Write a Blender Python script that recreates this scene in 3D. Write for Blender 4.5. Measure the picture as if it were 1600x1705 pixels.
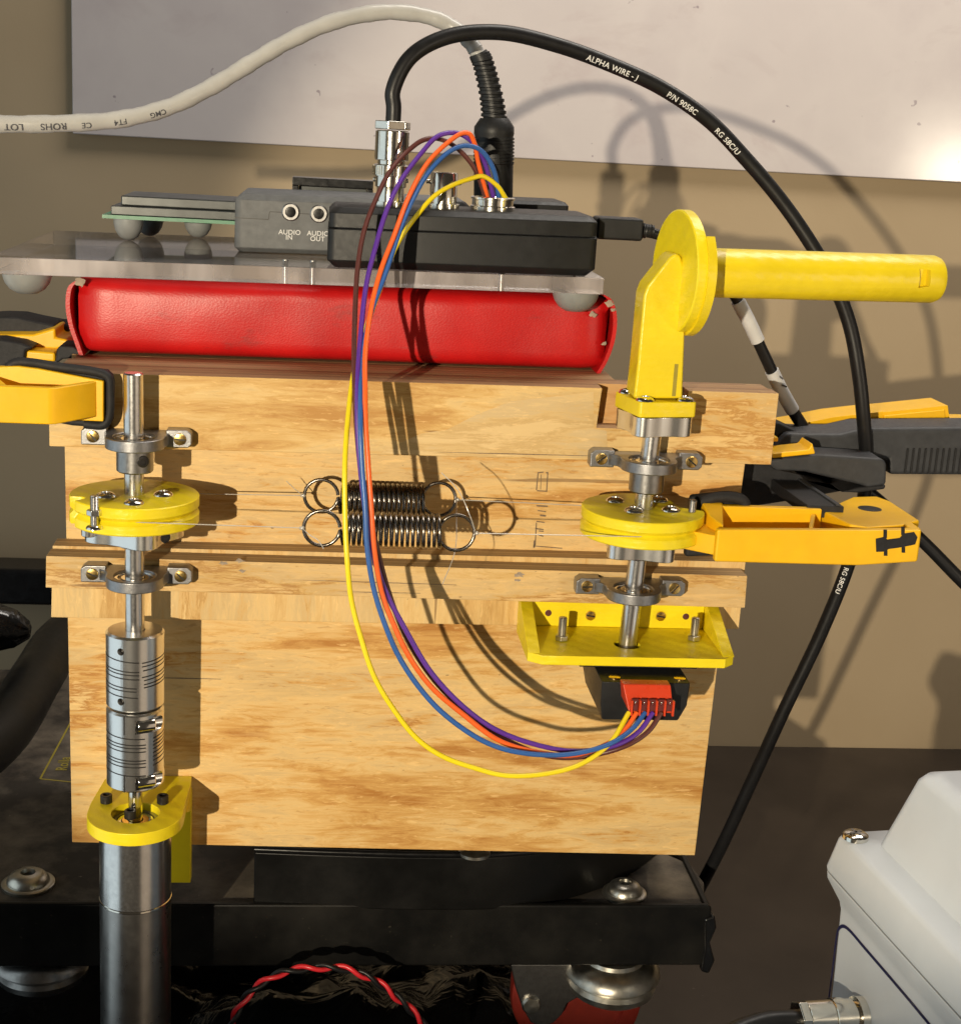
import bpy, math, random
from mathutils import Vector, Matrix, noise as mnoise

random.seed(7)
S = 0.001                       # all building below is in millimetres
scene = bpy.context.scene
for o in list(bpy.data.objects):
    bpy.data.objects.remove(o)

# ------------------------------------------------------------------ camera
F, CX, CY = 2500.0, 800.0, 852.5            # focal length and centre, in photo pixels (1600 x 1705)
AX = Vector((0.99394496, 0.02981835, 0.10575574))    # world X, Y, Z in (right, down, forward)
AY = Vector((-0.09495782, -0.25115997, 0.96327653))
AZ = Vector((0.05528493, -0.96748619, -0.2468077))
RIGHT = Vector((AX[0], AY[0], AZ[0])); DOWN = Vector((AX[1], AY[1], AZ[1])); FWD = Vector((AX[2], AY[2], AZ[2]))
CAM = Vector((110.15, -650.86, 331.0))
cd = bpy.data.cameras.new('camera'); cam = bpy.data.objects.new('camera', cd)
scene.collection.objects.link(cam); scene.camera = cam
cd.sensor_fit = 'HORIZONTAL'; cd.sensor_width = 36.0; cd.lens = F / 1600 * 36.0
cd.clip_start = 0.01; cd.clip_end = 50
m = Matrix((RIGHT, -DOWN, -FWD)).transposed().to_4x4(); m.translation = CAM * S
cam.matrix_world = m
scene.render.resolution_x, scene.render.resolution_y = 960, 1024

def ray(x, y): return ((x - CX) / F) * RIGHT + ((y - CY) / F) * DOWN + FWD
def at(x, y, Y):                # point of the place seen at (x, y) that lies in the upright plane Y
    v = ray(x, y); return CAM + v * ((Y - CAM[1]) / v[1])
def atz(x, y, Z):               # the same for a level plane
    v = ray(x, y); return CAM + v * ((Z - CAM[2]) / v[2])

# ------------------------------------------------------------------ light
world = bpy.data.worlds.new('World'); scene.world = world; world.use_nodes = True
bg = world.node_tree.nodes['Background']
bg.inputs[0].default_value = (1.0, 0.82, 0.62, 1); bg.inputs[1].default_value = 0.04
def aim(o, p, q):
    o.location = Vector(p) * S
    d = (Vector(q) - Vector(p)).normalized(); o.rotation_euler = d.to_track_quat('-Z', 'Y').to_euler()
def light(name, kind, p, q, power, col, **kw):
    l = bpy.data.lights.new(name, kind); l.energy = power; l.color = col
    for k, v in kw.items(): setattr(l, k, v)
    o = bpy.data.objects.new(name, l); scene.collection.objects.link(o); aim(o, p, q); return o
AZI, ELE, DIST = math.radians(20.5), math.radians(7.5), 1700
CEN = Vector((165, -30, 190))
KEY = CEN + DIST * Vector((-math.sin(AZI) * math.cos(ELE), -math.cos(AZI) * math.cos(ELE), math.sin(ELE)))
light('window_beam', 'SPOT', KEY, CEN + Vector((25, 0, 30)), 138, (1.0, 0.86, 0.635), spot_size=math.radians(21.5), spot_blend=0.35, shadow_soft_size=0.010)
light('window_glow', 'AREA', (-850, -210, 0), (0, -120, 60), 6.0, (0.80, 0.95, 1.0), shape='RECTANGLE', size=1.2, size_y=1.9)
light('room_bounce', 'AREA', (1150, -950, -100), (200, 0, 150), 2.8, (1.0, 0.78, 0.55), shape='RECTANGLE', size=1.3, size_y=1.6)
light('wall_fill', 'AREA', (600, 240, 1150), (480, 630, 150), 11.5, (1.0, 0.93, 0.84), shape='RECTANGLE', size=0.9, size_y=0.3)  # unseen fill added overhead to brighten the wall behind the rig
_v = ray(1592, 286); _p = at(1592, 286, 621); _q = _p + Vector((_v.x, -_v.y, _v.z)) * 2000
light('room_lamp', 'AREA', _q, _p, 3.5, (1.0, 0.87, 0.68), shape='DISK', size=0.09)
cyc = scene.cycles
cyc.max_bounces = 7; cyc.diffuse_bounces = 3; cyc.glossy_bounces = 4; cyc.transmission_bounces = 7; cyc.caustics_reflective = False; cyc.caustics_refractive = False; cyc.sample_clamp_indirect = 4; cyc.use_adaptive_sampling = True; cyc.adaptive_threshold = 0.02
vs = scene.view_settings
vs.view_transform = 'Standard'; vs.look = 'None'; vs.exposure = 0; vs.gamma = 1; vs.use_curve_mapping = False

# ------------------------------------------------------------------ helpers
COL = scene.collection
def V(*a): return Vector(a)
def lerp(a, b, t): return a + (b - a) * t
def frame(axis, hint=None):
    w = Vector(axis).normalized()
    h = Vector(hint) if hint else (Vector((0, 0, 1)) if abs(w.z) < 0.9 else Vector((1, 0, 0)))
    u = (h - w * h.dot(w)).normalized()
    return u, w.cross(u), w
def spline(pts, n=8):
    P = [Vector(p) for p in pts]; out = []
    P = [P[0] * 2 - P[1]] + P + [P[-1] * 2 - P[-2]]
    for i in range(1, len(P) - 2):
        a, b, c, d = P[i - 1], P[i], P[i + 1], P[i + 2]
        ta, tb = (b - a).length ** .5 or 1e-3, (c - b).length ** .5 or 1e-3
        tc = (d - c).length ** .5 or 1e-3
        m1 = ((b - a) / ta - (c - a) / (ta + tb) + (c - b) / tb) * tb
        m2 = ((c - b) / tb - (d - b) / (tb + tc) + (d - c) / tc) * tb
        for k in range(n):
            t = k / n; t2, t3 = t * t, t * t * t
            out.append(b * (2 * t3 - 3 * t2 + 1) + m1 * (t3 - 2 * t2 + t) + c * (-2 * t3 + 3 * t2) + m2 * (t3 - t2))
    out.append(P[-2]); return out
def rrect(x0, x1, y0, y1, r, n=5):
    pts = []
    for cx, cy, a0 in ((x1 - r, y1 - r, 0), (x0 + r, y1 - r, 90), (x0 + r, y0 + r, 180), (x1 - r, y0 + r, 270)):
        for k in range(n + 1):
            a = math.radians(a0 + 90 * k / n); pts.append((cx + r * math.cos(a), cy + r * math.sin(a)))
    return pts
def circle(cx, cy, r, n=32): return [(cx + r * math.cos(2 * math.pi * k / n), cy + r * math.sin(2 * math.pi * k / n)) for k in range(n)]

class MB:
    def __init__(s): s.v, s.f, s.m = [], [], []
    def add(s, vs, fs, mi=0):
        b = len(s.v); s.v += [Vector(p) for p in vs]; s.f += [[b + i for i in f] for f in fs]; s.m += [mi] * len(fs); return s
    def hexa(s, p, mi=0):       # 8 corners: bottom ring then top ring
        return s.add(p, [(3, 2, 1, 0), (4, 5, 6, 7), (0, 1, 5, 4), (1, 2, 6, 5), (2, 3, 7, 6), (3, 0, 4, 7)], mi)
    def box(s, x0, x1, y0, y1, z0, z1, mi=0):
        return s.hexa([(x0, y0, z0), (x1, y0, z0), (x1, y1, z0), (x0, y1, z0), (x0, y0, z1), (x1, y0, z1), (x1, y1, z1), (x0, y1, z1)], mi)
    def loft(s, loops, cap=True, closed=True, mi=0):
        n = len(loops[0]); vs = [p for l in loops for p in l]; fs = []
        for i in range(len(loops) - 1):
            for k in range(n if closed else n - 1):
                k2 = (k + 1) % n
                fs.append((i * n + k, i * n + k2, (i + 1) * n + k2, (i + 1) * n + k))
        if cap:
            fs.append(tuple(range(n - 1, -1, -1))); fs.append(tuple((len(loops) - 1) * n + k for k in range(n)))
        return s.add(vs, fs, mi)
    def prism(s, poly, o, u, v, w0, w1, mi=0):
        o, u, v = Vector(o), Vector(u).normalized(), Vector(v).normalized(); w = u.cross(v)
        return s.loft([[o + u * a + v * b + w * c for a, b in poly] for c in (w0, w1)], mi=mi)
    def xz(s, poly, y0, y1, mi=0):      # an outline given by 3-D points in an upright plane, from y0 back to y1
        lp = [[Vector((p[0], y, p[1] if len(p) == 2 else p[2])) for p in poly] for y in (y1, y0)]
        return s.loft(lp, mi=mi)
    def lathe(s, prof, o, axis=(0, 0, 1), n=32, cap=True, hint=None, mi=0):
        o = Vector(o); u, v, w = frame(axis, hint)
        loops = [[o + w * h + (u * math.cos(2 * math.pi * k / n) + v * math.sin(2 * math.pi * k / n)) * r for k in range(n)] for r, h in prof]
        return s.loft(loops, cap=cap, mi=mi)
    def tube(s, path, r, n=10, mi=0, closed=False):
        P = [Vector(p) for p in path]; N = len(P); loops = []; u = None
        for i, p in enumerate(P):
            if closed: t = P[(i + 1) % N] - P[i - 1]
            else: t = P[min(i + 1, N - 1)] - P[max(i - 1, 0)]
            t.normalize()
            u = frame(t)[0] if u is None else (u - t * u.dot(t)).normalized()
            w = t.cross(u); rr = r[i] if isinstance(r, (list, tuple)) else r
            loops.append([p + (u * math.cos(2 * math.pi * k / n) + w * math.sin(2 * math.pi * k / n)) * rr for k in range(n)])
        if closed: return s.loft(loops + [loops[0]], cap=False, mi=mi)
        return s.loft(loops, mi=mi)
    def ringprism(s, outer, hole, o, u, v, w0, w1, mi=0):   # plate with one opening; outer resampled round the hole
        n = len(hole); hc = Vector((sum(p[0] for p in hole) / n, sum(p[1] for p in hole) / n)); out = []
        for hx, hy in hole:
            d = (Vector((hx, hy)) - hc).normalized(); best = None
            for i in range(len(outer)):
                a, b = Vector(outer[i]), Vector(outer[(i + 1) % len(outer)]); e = b - a
                den = d.x * e.y - d.y * e.x
                if abs(den) < 1e-9: continue
                q = a - hc; t = (q.x * e.y - q.y * e.x) / den; k = (q.x * d.y - q.y * d.x) / den
                if t > 0 and -1e-6 <= k <= 1 + 1e-6 and (best is None or t < best): best = t
            out.append(tuple(hc + d * best))
        o, u, v = Vector(o), Vector(u).normalized(), Vector(v).normalized(); w = u.cross(v)
        L = lambda pts, c: [o + u * a + v * b + w * c for a, b in pts]
        vs = L(out, w0) + L(hole, w0) + L(out, w1) + L(hole, w1); fs = []
        for k in range(n):
            j = (k + 1) % n
            fs += [(j, k, n + k, n + j), (2 * n + k, 2 * n + j, 3 * n + j, 3 * n + k), (k, j, 2 * n + j, 2 * n + k), (n + j, n + k, 3 * n + k, 3 * n + j)]
        return s.add(vs, fs, mi)
    def build(s, name, mat, parent=None, bevel=0, smooth=38, segs=2, kind=None):
        xs = [[p[i] for p in s.v] for i in range(3)]
        c = Vector([(min(x) + max(x)) / 2 for x in xs])
        me = bpy.data.meshes.new(name)
        me.from_pydata([(p - c) * S for p in s.v], [], s.f); me.update()
        for mt in (mat if isinstance(mat, (list, tuple)) else [mat]): me.materials.append(M[mt])
        if any(s.m): me.polygons.foreach_set('material_index', s.m)
        import bmesh
        bm = bmesh.new(); bm.from_mesh(me); bmesh.ops.recalc_face_normals(bm, faces=bm.faces); bm.to_mesh(me); bm.free()
        if smooth:
            me.polygons.foreach_set('use_smooth', [True] * len(me.polygons)); me.set_sharp_from_angle(angle=math.radians(smooth))
        o = bpy.data.objects.new(name, me); COL.objects.link(o)
        loc = c * S
        if parent is not None:
            o.parent = parent; loc = loc - WORLD[parent.name]
        o.location = loc; WORLD[o.name] = c * S
        if bevel:
            b = o.modifiers.new('bevel', 'BEVEL'); b.width = bevel * S; b.segments = segs; b.limit_method = 'ANGLE'; b.angle_limit = math.radians(40); b.harden_normals = bool(smooth)
        if kind: o['kind'] = kind
        return o
WORLD = {}
def thing(name, label, cat, p, group=None):
    o = bpy.data.objects.new(name, None); COL.objects.link(o); o.location = Vector(p) * S; o.empty_display_size = 0.01
    WORLD[o.name] = Vector(p) * S
    return tag(o, label, cat, group)
def tag(o, label, cat, group=None):
    o['label'] = label; o['category'] = cat
    if group: o['group'] = group
    return o

def text_mesh(body, size, fine=False):
    cu = bpy.data.curves.new('text', 'FONT'); cu.body = body; cu.size = size; cu.space_character = 1.05; cu.offset = size * 0.012
    ob = bpy.data.objects.new('text', cu); COL.objects.link(ob)
    me = bpy.data.meshes.new_from_object(ob.evaluated_get(bpy.context.evaluated_depsgraph_get()))
    if fine:                    # enough points for the strokes to bend round a cable
        import bmesh
        bm = bmesh.new(); bm.from_mesh(me); bmesh.ops.triangulate(bm, faces=bm.faces)
        for _ in range(4):
            long_ = [e for e in bm.edges if e.calc_length() > size * .12]
            if not long_: break
            bmesh.ops.subdivide_edges(bm, edges=long_, cuts=1); bmesh.ops.triangulate(bm, faces=bm.faces)
        bm.to_mesh(me); bm.free()
    vs = [(v.co.x, v.co.y) for v in me.vertices]; fs = [tuple(p.vertices) for p in me.polygons]
    bpy.data.objects.remove(ob); bpy.data.curves.remove(cu); bpy.data.meshes.remove(me)
    return vs, fs
def text_flat(body, size, o, u, v, mb=None):
    vs, fs = text_mesh(body, size); mb = mb or MB(); o, u, v = Vector(o), Vector(u), Vector(v)
    w = max(a for a, b in vs)
    return mb.add([o + u * (a - w / 2) + v * b for a, b in vs], fs)
def text_on_tube(body, size, path, r, s0, side, flip=False):
    """letters laid round a cable; side = direction the letters face, s0 = start along the path in mm"""
    vs, fs = text_mesh(body, size, True); L = [0]
    for i in range(1, len(path)): L.append(L[-1] + (path[i] - path[i - 1]).length)
    wmax = max(a for a, b in vs); out = []; side = Vector(side).normalized()
    import bisect
    for a, b in vs:
        b -= size * 0.36
        if flip: a, b = wmax - a, -b
        s = min(max(s0 + a, 0), L[-1] - 1e-3); i = max(1, bisect.bisect_right(L, s)); i = min(i, len(path) - 1)
        t = (s - L[i - 1]) / max(L[i] - L[i - 1], 1e-6); p = path[i - 1].lerp(path[i], t)
        tg = (path[min(i + 1, len(path) - 1)] - path[max(i - 2, 0)]).normalized()
        n = (side - tg * side.dot(tg)).normalized(); q = n.cross(tg)   # q = up across the letters
        an = b / r
        out.append(p + (n * math.cos(an) + q * math.sin(an)) * (r + 0.12))
    return MB().add(out, fs)

def carve(o, cutter):
    c = cutter.build('cutter', o.data.materials[0].name, None, smooth=0)
    bpy.context.view_layer.update()
    md = o.modifiers.new('cut', 'BOOLEAN'); md.object = c; md.operation = 'DIFFERENCE'; md.solver = 'EXACT'
    me = bpy.data.meshes.new_from_object(o.evaluated_get(bpy.context.evaluated_depsgraph_get()))
    o.modifiers.clear(); o.data = me; bpy.data.objects.remove(c)
    me.polygons.foreach_set('use_smooth', [True] * len(me.polygons)); me.set_sharp_from_angle(angle=math.radians(35))

# ------------------------------------------------------------------ materials
M = {}
class NT:
    def __init__(s, name):
        s.mat = bpy.data.materials.new(name); s.mat.use_nodes = True; s.t = s.mat.node_tree; s.n = s.t.nodes
        s.b = s.n['Principled BSDF']; M[name] = s.mat
    def node(s, kind, **kw):
        n = s.n.new(kind)
        for k, v in kw.items():
            if k in ('operation', 'blend_type', 'data_type', 'noise_dimensions', 'bands_direction', 'wave_type', 'feature', 'interpolation_type', 'noise_type'): setattr(n, k, v)
            else: n.inputs[k].default_value = v
        return n
    def link(s, a, b): s.t.links.new(a, b)
    def coords(s, scale=(1, 1, 1), loc=(0, 0, 0), rot=(0, 0, 0)):
        tc = s.n.new('ShaderNodeTexCoord'); mp = s.n.new('ShaderNodeMapping')
        s.link(tc.outputs['Object'], mp.inputs['Vector'])
        mp.inputs['Scale'].default_value = scale; mp.inputs['Location'].default_value = loc; mp.inputs['Rotation'].default_value = rot
        return mp.outputs[0]
    def noise(s, vec, scale, detail=4, rough=.55, dist=0):
        n = s.n.new('ShaderNodeTexNoise'); n.inputs['Scale'].default_value = scale; n.inputs['Detail'].default_value = detail
        n.inputs['Roughness'].default_value = rough; n.inputs['Distortion'].default_value = dist; s.link(vec, n.inputs['Vector']); return n.outputs[0]
    def ramp(s, fac, stops, mode='LINEAR'):
        r = s.n.new('ShaderNodeValToRGB'); r.color_ramp.interpolation = mode; e = r.color_ramp.elements
        while len(e) < len(stops): e.new(0.5)
        for x, (p, c) in zip(e, stops): x.position = p; x.color = c if len(c) == 4 else (*c, 1)
        s.link(fac, r.inputs[0]); return r.outputs[0]
    def mix(s, fac, a, b, blend='MIX'):
        n = s.n.new('ShaderNodeMix'); n.data_type = 'RGBA'; n.blend_type = blend
        for v, i in ((fac, 0), (a, 6), (b, 7)):
            if isinstance(v, bpy.types.NodeSocket): s.link(v, n.inputs[i])
            else: n.inputs[i].default_value = v if i == 0 or len(v) == 4 else (*v, 1)
        return n.outputs[2]
    def math(s, op, a, b=0.0, c=0.0):
        n = s.n.new('ShaderNodeMath'); n.operation = op
        for i, v in enumerate((a, b, c)):
            if isinstance(v, bpy.types.NodeSocket): s.link(v, n.inputs[i])
            else: n.inputs[i].default_value = v
        return n.outputs[0]
    def bump(s, h, strength, dist=0.0003, after=None):
        n = s.n.new('ShaderNodeBump'); n.inputs['Strength'].default_value = strength; n.inputs['Distance'].default_value = dist
        s.link(h, n.inputs['Height'])
        if after: s.link(after, n.inputs['Normal'])
        s.link(n.outputs[0], s.b.inputs['Normal']); return n.outputs[0]
    def set(s, **kw):
        for k, v in kw.items():
            k = {'color': 'Base Color', 'rough': 'Roughness', 'metal': 'Metallic', 'spec': 'Specular IOR Level', 'coat': 'Coat Weight', 'trans': 'Transmission Weight', 'ior': 'IOR', 'sss': 'Subsurface Weight', 'aniso': 'Anisotropic', 'alpha': 'Alpha', 'sheen': 'Sheen Weight'}[k]
            if isinstance(v, bpy.types.NodeSocket): s.link(v, s.b.inputs[k])
            else: s.b.inputs[k].default_value = (*v, 1) if isinstance(v, tuple) and len(v) == 3 else v
        return s

def plain(name, col, rough=.45, metal=0.0, var=.12, scale=120, bump=.0, bscale=900, rv=.12, **kw):
    t = NT(name); v = t.coords(); n = t.noise(v, scale, 5, .6)
    dark = tuple(c * (1 - var) for c in col); lite = tuple(min(1, c * (1 + var)) for c in col)
    t.set(color=t.ramp(n, [(.3, dark), (.7, lite)]), metal=metal, **kw)
    n2 = t.noise(v, scale * 2.7, 4, .6)
    t.set(rough=t.math('MULTIPLY_ADD', n2, rv * 2, rough - rv))
    if bump: t.bump(t.noise(v, bscale, 3), bump)
    return t

def wood(name, c_lo, c_mid, c_hi, up=False, loc=(0, 0, 0), wild=1.0, blot=.35):
    t = NT(name)
    sc = (lambda a, b, c: (c, b, a)) if up else (lambda a, b, c: (a, b, c))
    off = lambda k: tuple(x + k for x in loc)
    zone = t.noise(t.coords(sc(2.6, 14, 15), loc), 1.6, 4, .6, .7 * wild)
    rag = t.noise(t.coords(sc(34, 150, 190), off(.13)), 1.2, 7, .76, .9)
    fib = t.noise(t.coords(sc(40, 800, 900), off(.41)), 1.0, 3, .6)
    f = t.math('ADD', zone, t.math('MULTIPLY_ADD', rag, .44, -.22)); f = t.math('ADD', f, t.math('MULTIPLY_ADD', fib, .10, -.05))
    gry = tuple(a * b for a, b in zip(c_hi, (.86, .88, .95)))
    col = t.ramp(f, [(.32, c_lo), (.42, c_mid), (.49, c_hi), (.56, gry), (.61, c_mid), (.645, c_lo), (.69, c_hi)])
    # torn grain: short darker and paler flecks
    fl = t.noise(t.coords(sc(110, 520, 600), off(.27)), 1.0, 4, .66, .4)
    col = t.mix(t.math('MULTIPLY', t.ramp(fl, [(.60, (0, 0, 0)), (.66, (1, 1, 1))]), .5), col, tuple(min(1, c * 1.2) for c in c_hi))
    col = t.mix(t.math('MULTIPLY', t.ramp(fl, [(.33, (1, 1, 1)), (.40, (0, 0, 0))]), blot), col, tuple(c * .85 for c in c_lo))
    sk = t.noise(t.coords(sc(7, 120, 140), off(.55)), 1.0, 4, .6, .3)      # long pale scrapes
    col = t.mix(t.math('MULTIPLY', t.ramp(sk, [(.62, (0, 0, 0)), (.68, (1, 1, 1))]), .45), col, tuple(min(1, c * 1.12) for c in c_hi))
    crk = t.noise(t.coords(sc(6, 150, 170), off(.77)), 1.0, 2, .5, .2)
    col = t.mix(t.math('MULTIPLY', t.ramp(crk, [(.735, (0, 0, 0)), (.75, (1, 1, 1))]), .6), col, (.13, .06, .02))
    spk = t.noise(t.coords(sc(160, 300, 330), off(.91)), 1.0, 2, .5)
    col = t.mix(t.math('MULTIPLY', t.ramp(spk, [(.77, (0, 0, 0)), (.79, (1, 1, 1))]), .6), col, (.12, .055, .02))
    t.set(color=col, rough=.52, spec=.35)
    t.bump(t.math('ADD', t.math('MULTIPLY', fib, .5), t.math('ADD', t.math('MULTIPLY', rag, .6), t.math('MULTIPLY', fl, .5))), .4, .0004); return t

def ply_edge(name, tint=(1, 1, 1), n=2.4, off=0.0):
    t = NT(name); tc = t.n.new('ShaderNodeTexCoord'); sp = t.n.new('ShaderNodeSeparateXYZ'); t.link(tc.outputs['Object'], sp.inputs[0])
    wob = t.noise(t.coords((8, 8, 8)), 1, 3)
    y = t.math('ADD', t.math('MULTIPLY', sp.outputs[1], 1000 / n), t.math('MULTIPLY', wob, .35)); y = t.math('ADD', y, 50 + off)
    fl = t.math('FLOOR', y); fr = t.math('FRACT', y)
    rnd = t.n.new('ShaderNodeTexWhiteNoise'); rnd.noise_dimensions = '1D'; t.link(fl, rnd.inputs['W'])
    fib = t.noise(t.coords((14, 900, 300)), 1, 4, .6)
    f2 = t.math('ADD', t.math('MULTIPLY', rnd.outputs[0], .6), t.math('MULTIPLY', fib, .45))
    mul = lambda c: tuple(a * b for a, b in zip(c, tint))
    col = t.ramp(f2, [(.1, mul((.22, .13, .06))), (.45, mul((.42, .28, .135))), (.85, mul((.58, .41, .21)))])
    glue = t.ramp(fr, [(0, (1, 1, 1)), (.09, (0, 0, 0)), (.9, (0, 0, 0)), (1, (1, 1, 1))])
    col = t.mix(t.math('MULTIPLY', glue, .5), col, mul((.07, .035, .015)))
    sp2 = t.noise(t.coords((50, 420, 420)), 1, 2)
    col = t.mix(t.math('MULTIPLY', t.ramp(sp2, [(.70, (0, 0, 0)), (.73, (1, 1, 1))]), .6), col, (.72, .52, .26))
    t.set(color=col, rough=.7); t.bump(t.math('ADD', fib, t.math('MULTIPLY', glue, -.4)), .5, .0004); return t

wood('wood_panel', (.42, .185, .038), (.60, .345, .105), (.70, .475, .20), loc=(.3, .1, .17), wild=.8, blot=.4)
wood('wood_strip', (.46, .235, .06), (.61, .38, .13), (.69, .475, .20), loc=(.9, .4, .6), wild=.8, blot=.25)
wood('wood_ledge', (.40, .205, .055), (.56, .35, .12), (.65, .44, .19), loc=(1.7, .2, .33), wild=.9, blot=.35)
wood('wood_upright', (.48, .275, .085), (.62, .40, .155), (.69, .48, .21), up=True, loc=(.2, .8, .1), wild=.6, blot=.15)
wood('wood_patch', (.54, .36, .15), (.62, .43, .19), (.67, .48, .23), loc=(2.2, .5, .9), wild=.5, blot=.1)
wood('wood_notch', (.42, .20, .06), (.52, .28, .10), (.58, .34, .14), loc=(2.9, .1, .4), wild=1.2, blot=.4)
ply_edge('ply_edge', (1, 1, 1), 1.7); ply_edge('ply_edge_top', (.78, .66, .60), 1.9, .3)  # top edges tinted darker, the case's red bounce put into the colour

def printed(name, col, layer=.35, diag=False):
    t = NT(name); v = t.coords(); n = t.noise(v, 60, 4)
    t.set(color=t.ramp(n, [(.3, tuple(c * .93 for c in col)), (.7, tuple(min(1, c * 1.04) for c in col))]), rough=.36, spec=.5)
    w = t.n.new('ShaderNodeTexWave'); w.wave_type = 'BANDS'; w.bands_direction = 'Z'; w.inputs['Scale'].default_value = 1000 / layer / 20; w.inputs['Distortion'].default_value = .4
    t.link(v, w.inputs['Vector']); b1 = t.bump(w.outputs[1], .22, .00012)
    w2 = t.n.new('ShaderNodeTexWave'); w2.wave_type = 'BANDS'; w2.bands_direction = 'DIAGONAL'; w2.inputs['Scale'].default_value = 1000 / .8 / 20; t.link(v, w2.inputs['Vector'])
    t.bump(t.math('ADD', w2.outputs[1], t.math('MULTIPLY', t.noise(v, 260, 4, .65), 2.6)), .42, .00022, b1)
    # scuffs of darker dirt
    d = t.noise(t.coords((120, 120, 200)), 1, 5, .7)
    base = t.b.inputs['Base Color'].links[0].from_socket
    t.set(color=t.mix(t.math('MULTIPLY', t.ramp(d, [(.68, (0, 0, 0)), (.74, (1, 1, 1))]), .5), base, (.30, .19, .02)))
    return t
printed('yellow_print', (.82, .655, .012))
printed('yellow_print_dirty', (.78, .60, .011), .45)
plain('clamp_yellow', (.84, .47, .006), .42, var=.06, scale=70, bump=.08, bscale=1200, spec=.45)
plain('clamp_grey', (.040, .042, .047), .52, spec=.3, var=.18, scale=200, bump=.25, bscale=2500)
plain('rubber', (.017, .017, .019), .62, spec=.3, var=.25, scale=300, bump=.35, bscale=1800)
plain('black_plastic', (.013, .0135, .0145), .45, spec=.3, var=.2, scale=160, bump=.18, bscale=3500)
plain('black_gloss', (.006, .006, .0065), .22, var=.3, scale=90, rv=.1)
plain('dark_plastic', (.12, .125, .13), .5, spec=.3, var=.18, scale=160, bump=.25, bscale=3000)
plain('steel', (.68, .67, .66), .24, 1.0, var=.08, scale=300, rv=.06)
plain('steel_dark', (.30, .295, .29), .34, 1.0, var=.15, scale=400, rv=.1)
plain('brushed', (.80, .795, .78), .25, 1.0, var=.015, scale=200, rv=.015)
plain('chrome', (.78, .77, .75), .13, 1.0, var=.04, scale=200, rv=.04)
plain('nickel', (.76, .73, .66), .14, 1.0, var=.06, scale=300, rv=.06)
plain('cast_alloy', (.30, .30, .31), .40, 1.0, var=.15, scale=500, bump=.2, bscale=2200)
plain('brass', (.80, .56, .20), .22, 1.0, var=.12, scale=500, rv=.1)
plain('black_oxide', (.035, .033, .032), .38, .6, var=.25, scale=500)
plain('spring_wire', (.20, .18, .16), .27, 1.0, var=.2, scale=500, rv=.08)
plain('zinc', (.55, .53, .47), .33, 1.0, var=.25, scale=120, rv=.14)
plain('grey_rubber', (.24, .25, .25), .48, var=.08, scale=200)
plain('motor_dark', (.34, .33, .32), .30, 1.0, var=.12, scale=90, rv=.08)
plain('coax_black', (.008, .008, .009), .4, spec=.35, var=.2, scale=100)
plain('cable_grey', (.42, .415, .40), .32, var=.06, scale=80, bump=.15, bscale=120)
plain('print_white', (.72, .72, .72), .6, var=.1); plain('print_dark', (.06, .06, .07), .6); plain('print_yellow', (.30, .24, .02), .6)
plain('smudge', (.30, .24, .18), .7, var=.4, scale=700); plain('ink_worn', (.17, .12, .075), .7, var=.5, scale=900); plain('print_grey', (.10, .10, .10), .6)
plain('label_white', (.55, .56, .58), .5, var=.1)
plain('wire_yellow', (.84, .65, .012), .35, var=.04); plain('wire_orange', (.85, .13, .02), .35, var=.04)
plain('wire_blue', (.03, .11, .36), .35, var=.06); plain('wire_purple', (.10, .03, .30), .35, var=.06); plain('wire_brown', (.10, .03, .025), .38, var=.08)
plain('wire_red', (.62, .02, .03), .35, var=.06)
plain('red_plastic', (.62, .05, .015), .3, var=.06, sss=.1)
plain('wheel_red', (.20, .014, .006), .5, var=.15)
plain('pcb', (.06, .22, .12), .4); plain('lcd_metal', (.045, .05, .05), .34, .3, var=.4, scale=60)
plain('instrument', (.57, .61, .655), .38, var=.03, scale=40, spec=.5); plain('ink_navy', (.015, .015, .06), .4)
plain('case_lining', (.10, .012, .012), .7); plain('dust_board', (.33, .26, .20), .8, var=.3)

t = NT('red_leather'); v = t.coords(); n = t.noise(v, 40, 5, .6)
vo = t.n.new('ShaderNodeTexVoronoi'); vo.inputs['Scale'].default_value = 1000; t.link(t.coords((1, 1, 1.4)), vo.inputs['Vector'])
col = t.ramp(n, [(.3, (.42, .005, .007)), (.7, (.54, .009, .009))])
scu = t.noise(t.coords((30, 60, 90)), 1, 6, .7)
col = t.mix(t.math('MULTIPLY', t.ramp(scu, [(.6, (0, 0, 0)), (.7, (1, 1, 1))]), .45), col, (.20, .03, .03))
t.set(color=col, rough=.40, spec=.45)
b1 = t.bump(t.noise(v, 30, 2, .4), .10, .0015); t.bump(vo.outputs[0], .15, .00025, b1)

def clear_sheet(name, tint, body, rough, k):
    t = NT(name); out = t.n['Material Output']; tr_ = t.n.new('ShaderNodeBsdfTransparent'); tr_.inputs[0].default_value = (*tint, 1)
    gl = t.n.new('ShaderNodeBsdfGlossy'); gl.inputs['Roughness'].default_value = rough
    fr_ = t.n.new('ShaderNodeFresnel'); fr_.inputs[0].default_value = 1.49
    t.set(color=body, rough=.3); m1 = t.n.new('ShaderNodeMixShader'); m2 = t.n.new('ShaderNodeMixShader')
    sc_n = t.noise(t.coords((26, 40, 10)), 1, 4, .62)
    t.link(t.math('MULTIPLY_ADD', t.ramp(sc_n, [(.45, (0, 0, 0)), (.75, (1, 1, 1))]), k, k * .5), m1.inputs[0]); t.link(tr_.outputs[0], m1.inputs[1]); t.link(t.b.outputs[0], m1.inputs[2])
    t.link(fr_.outputs[0], m2.inputs[0]); t.link(m1.outputs[0], m2.inputs[1]); t.link(gl.outputs[0], m2.inputs[2]); t.link(m2.outputs[0], out.inputs[0])
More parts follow.
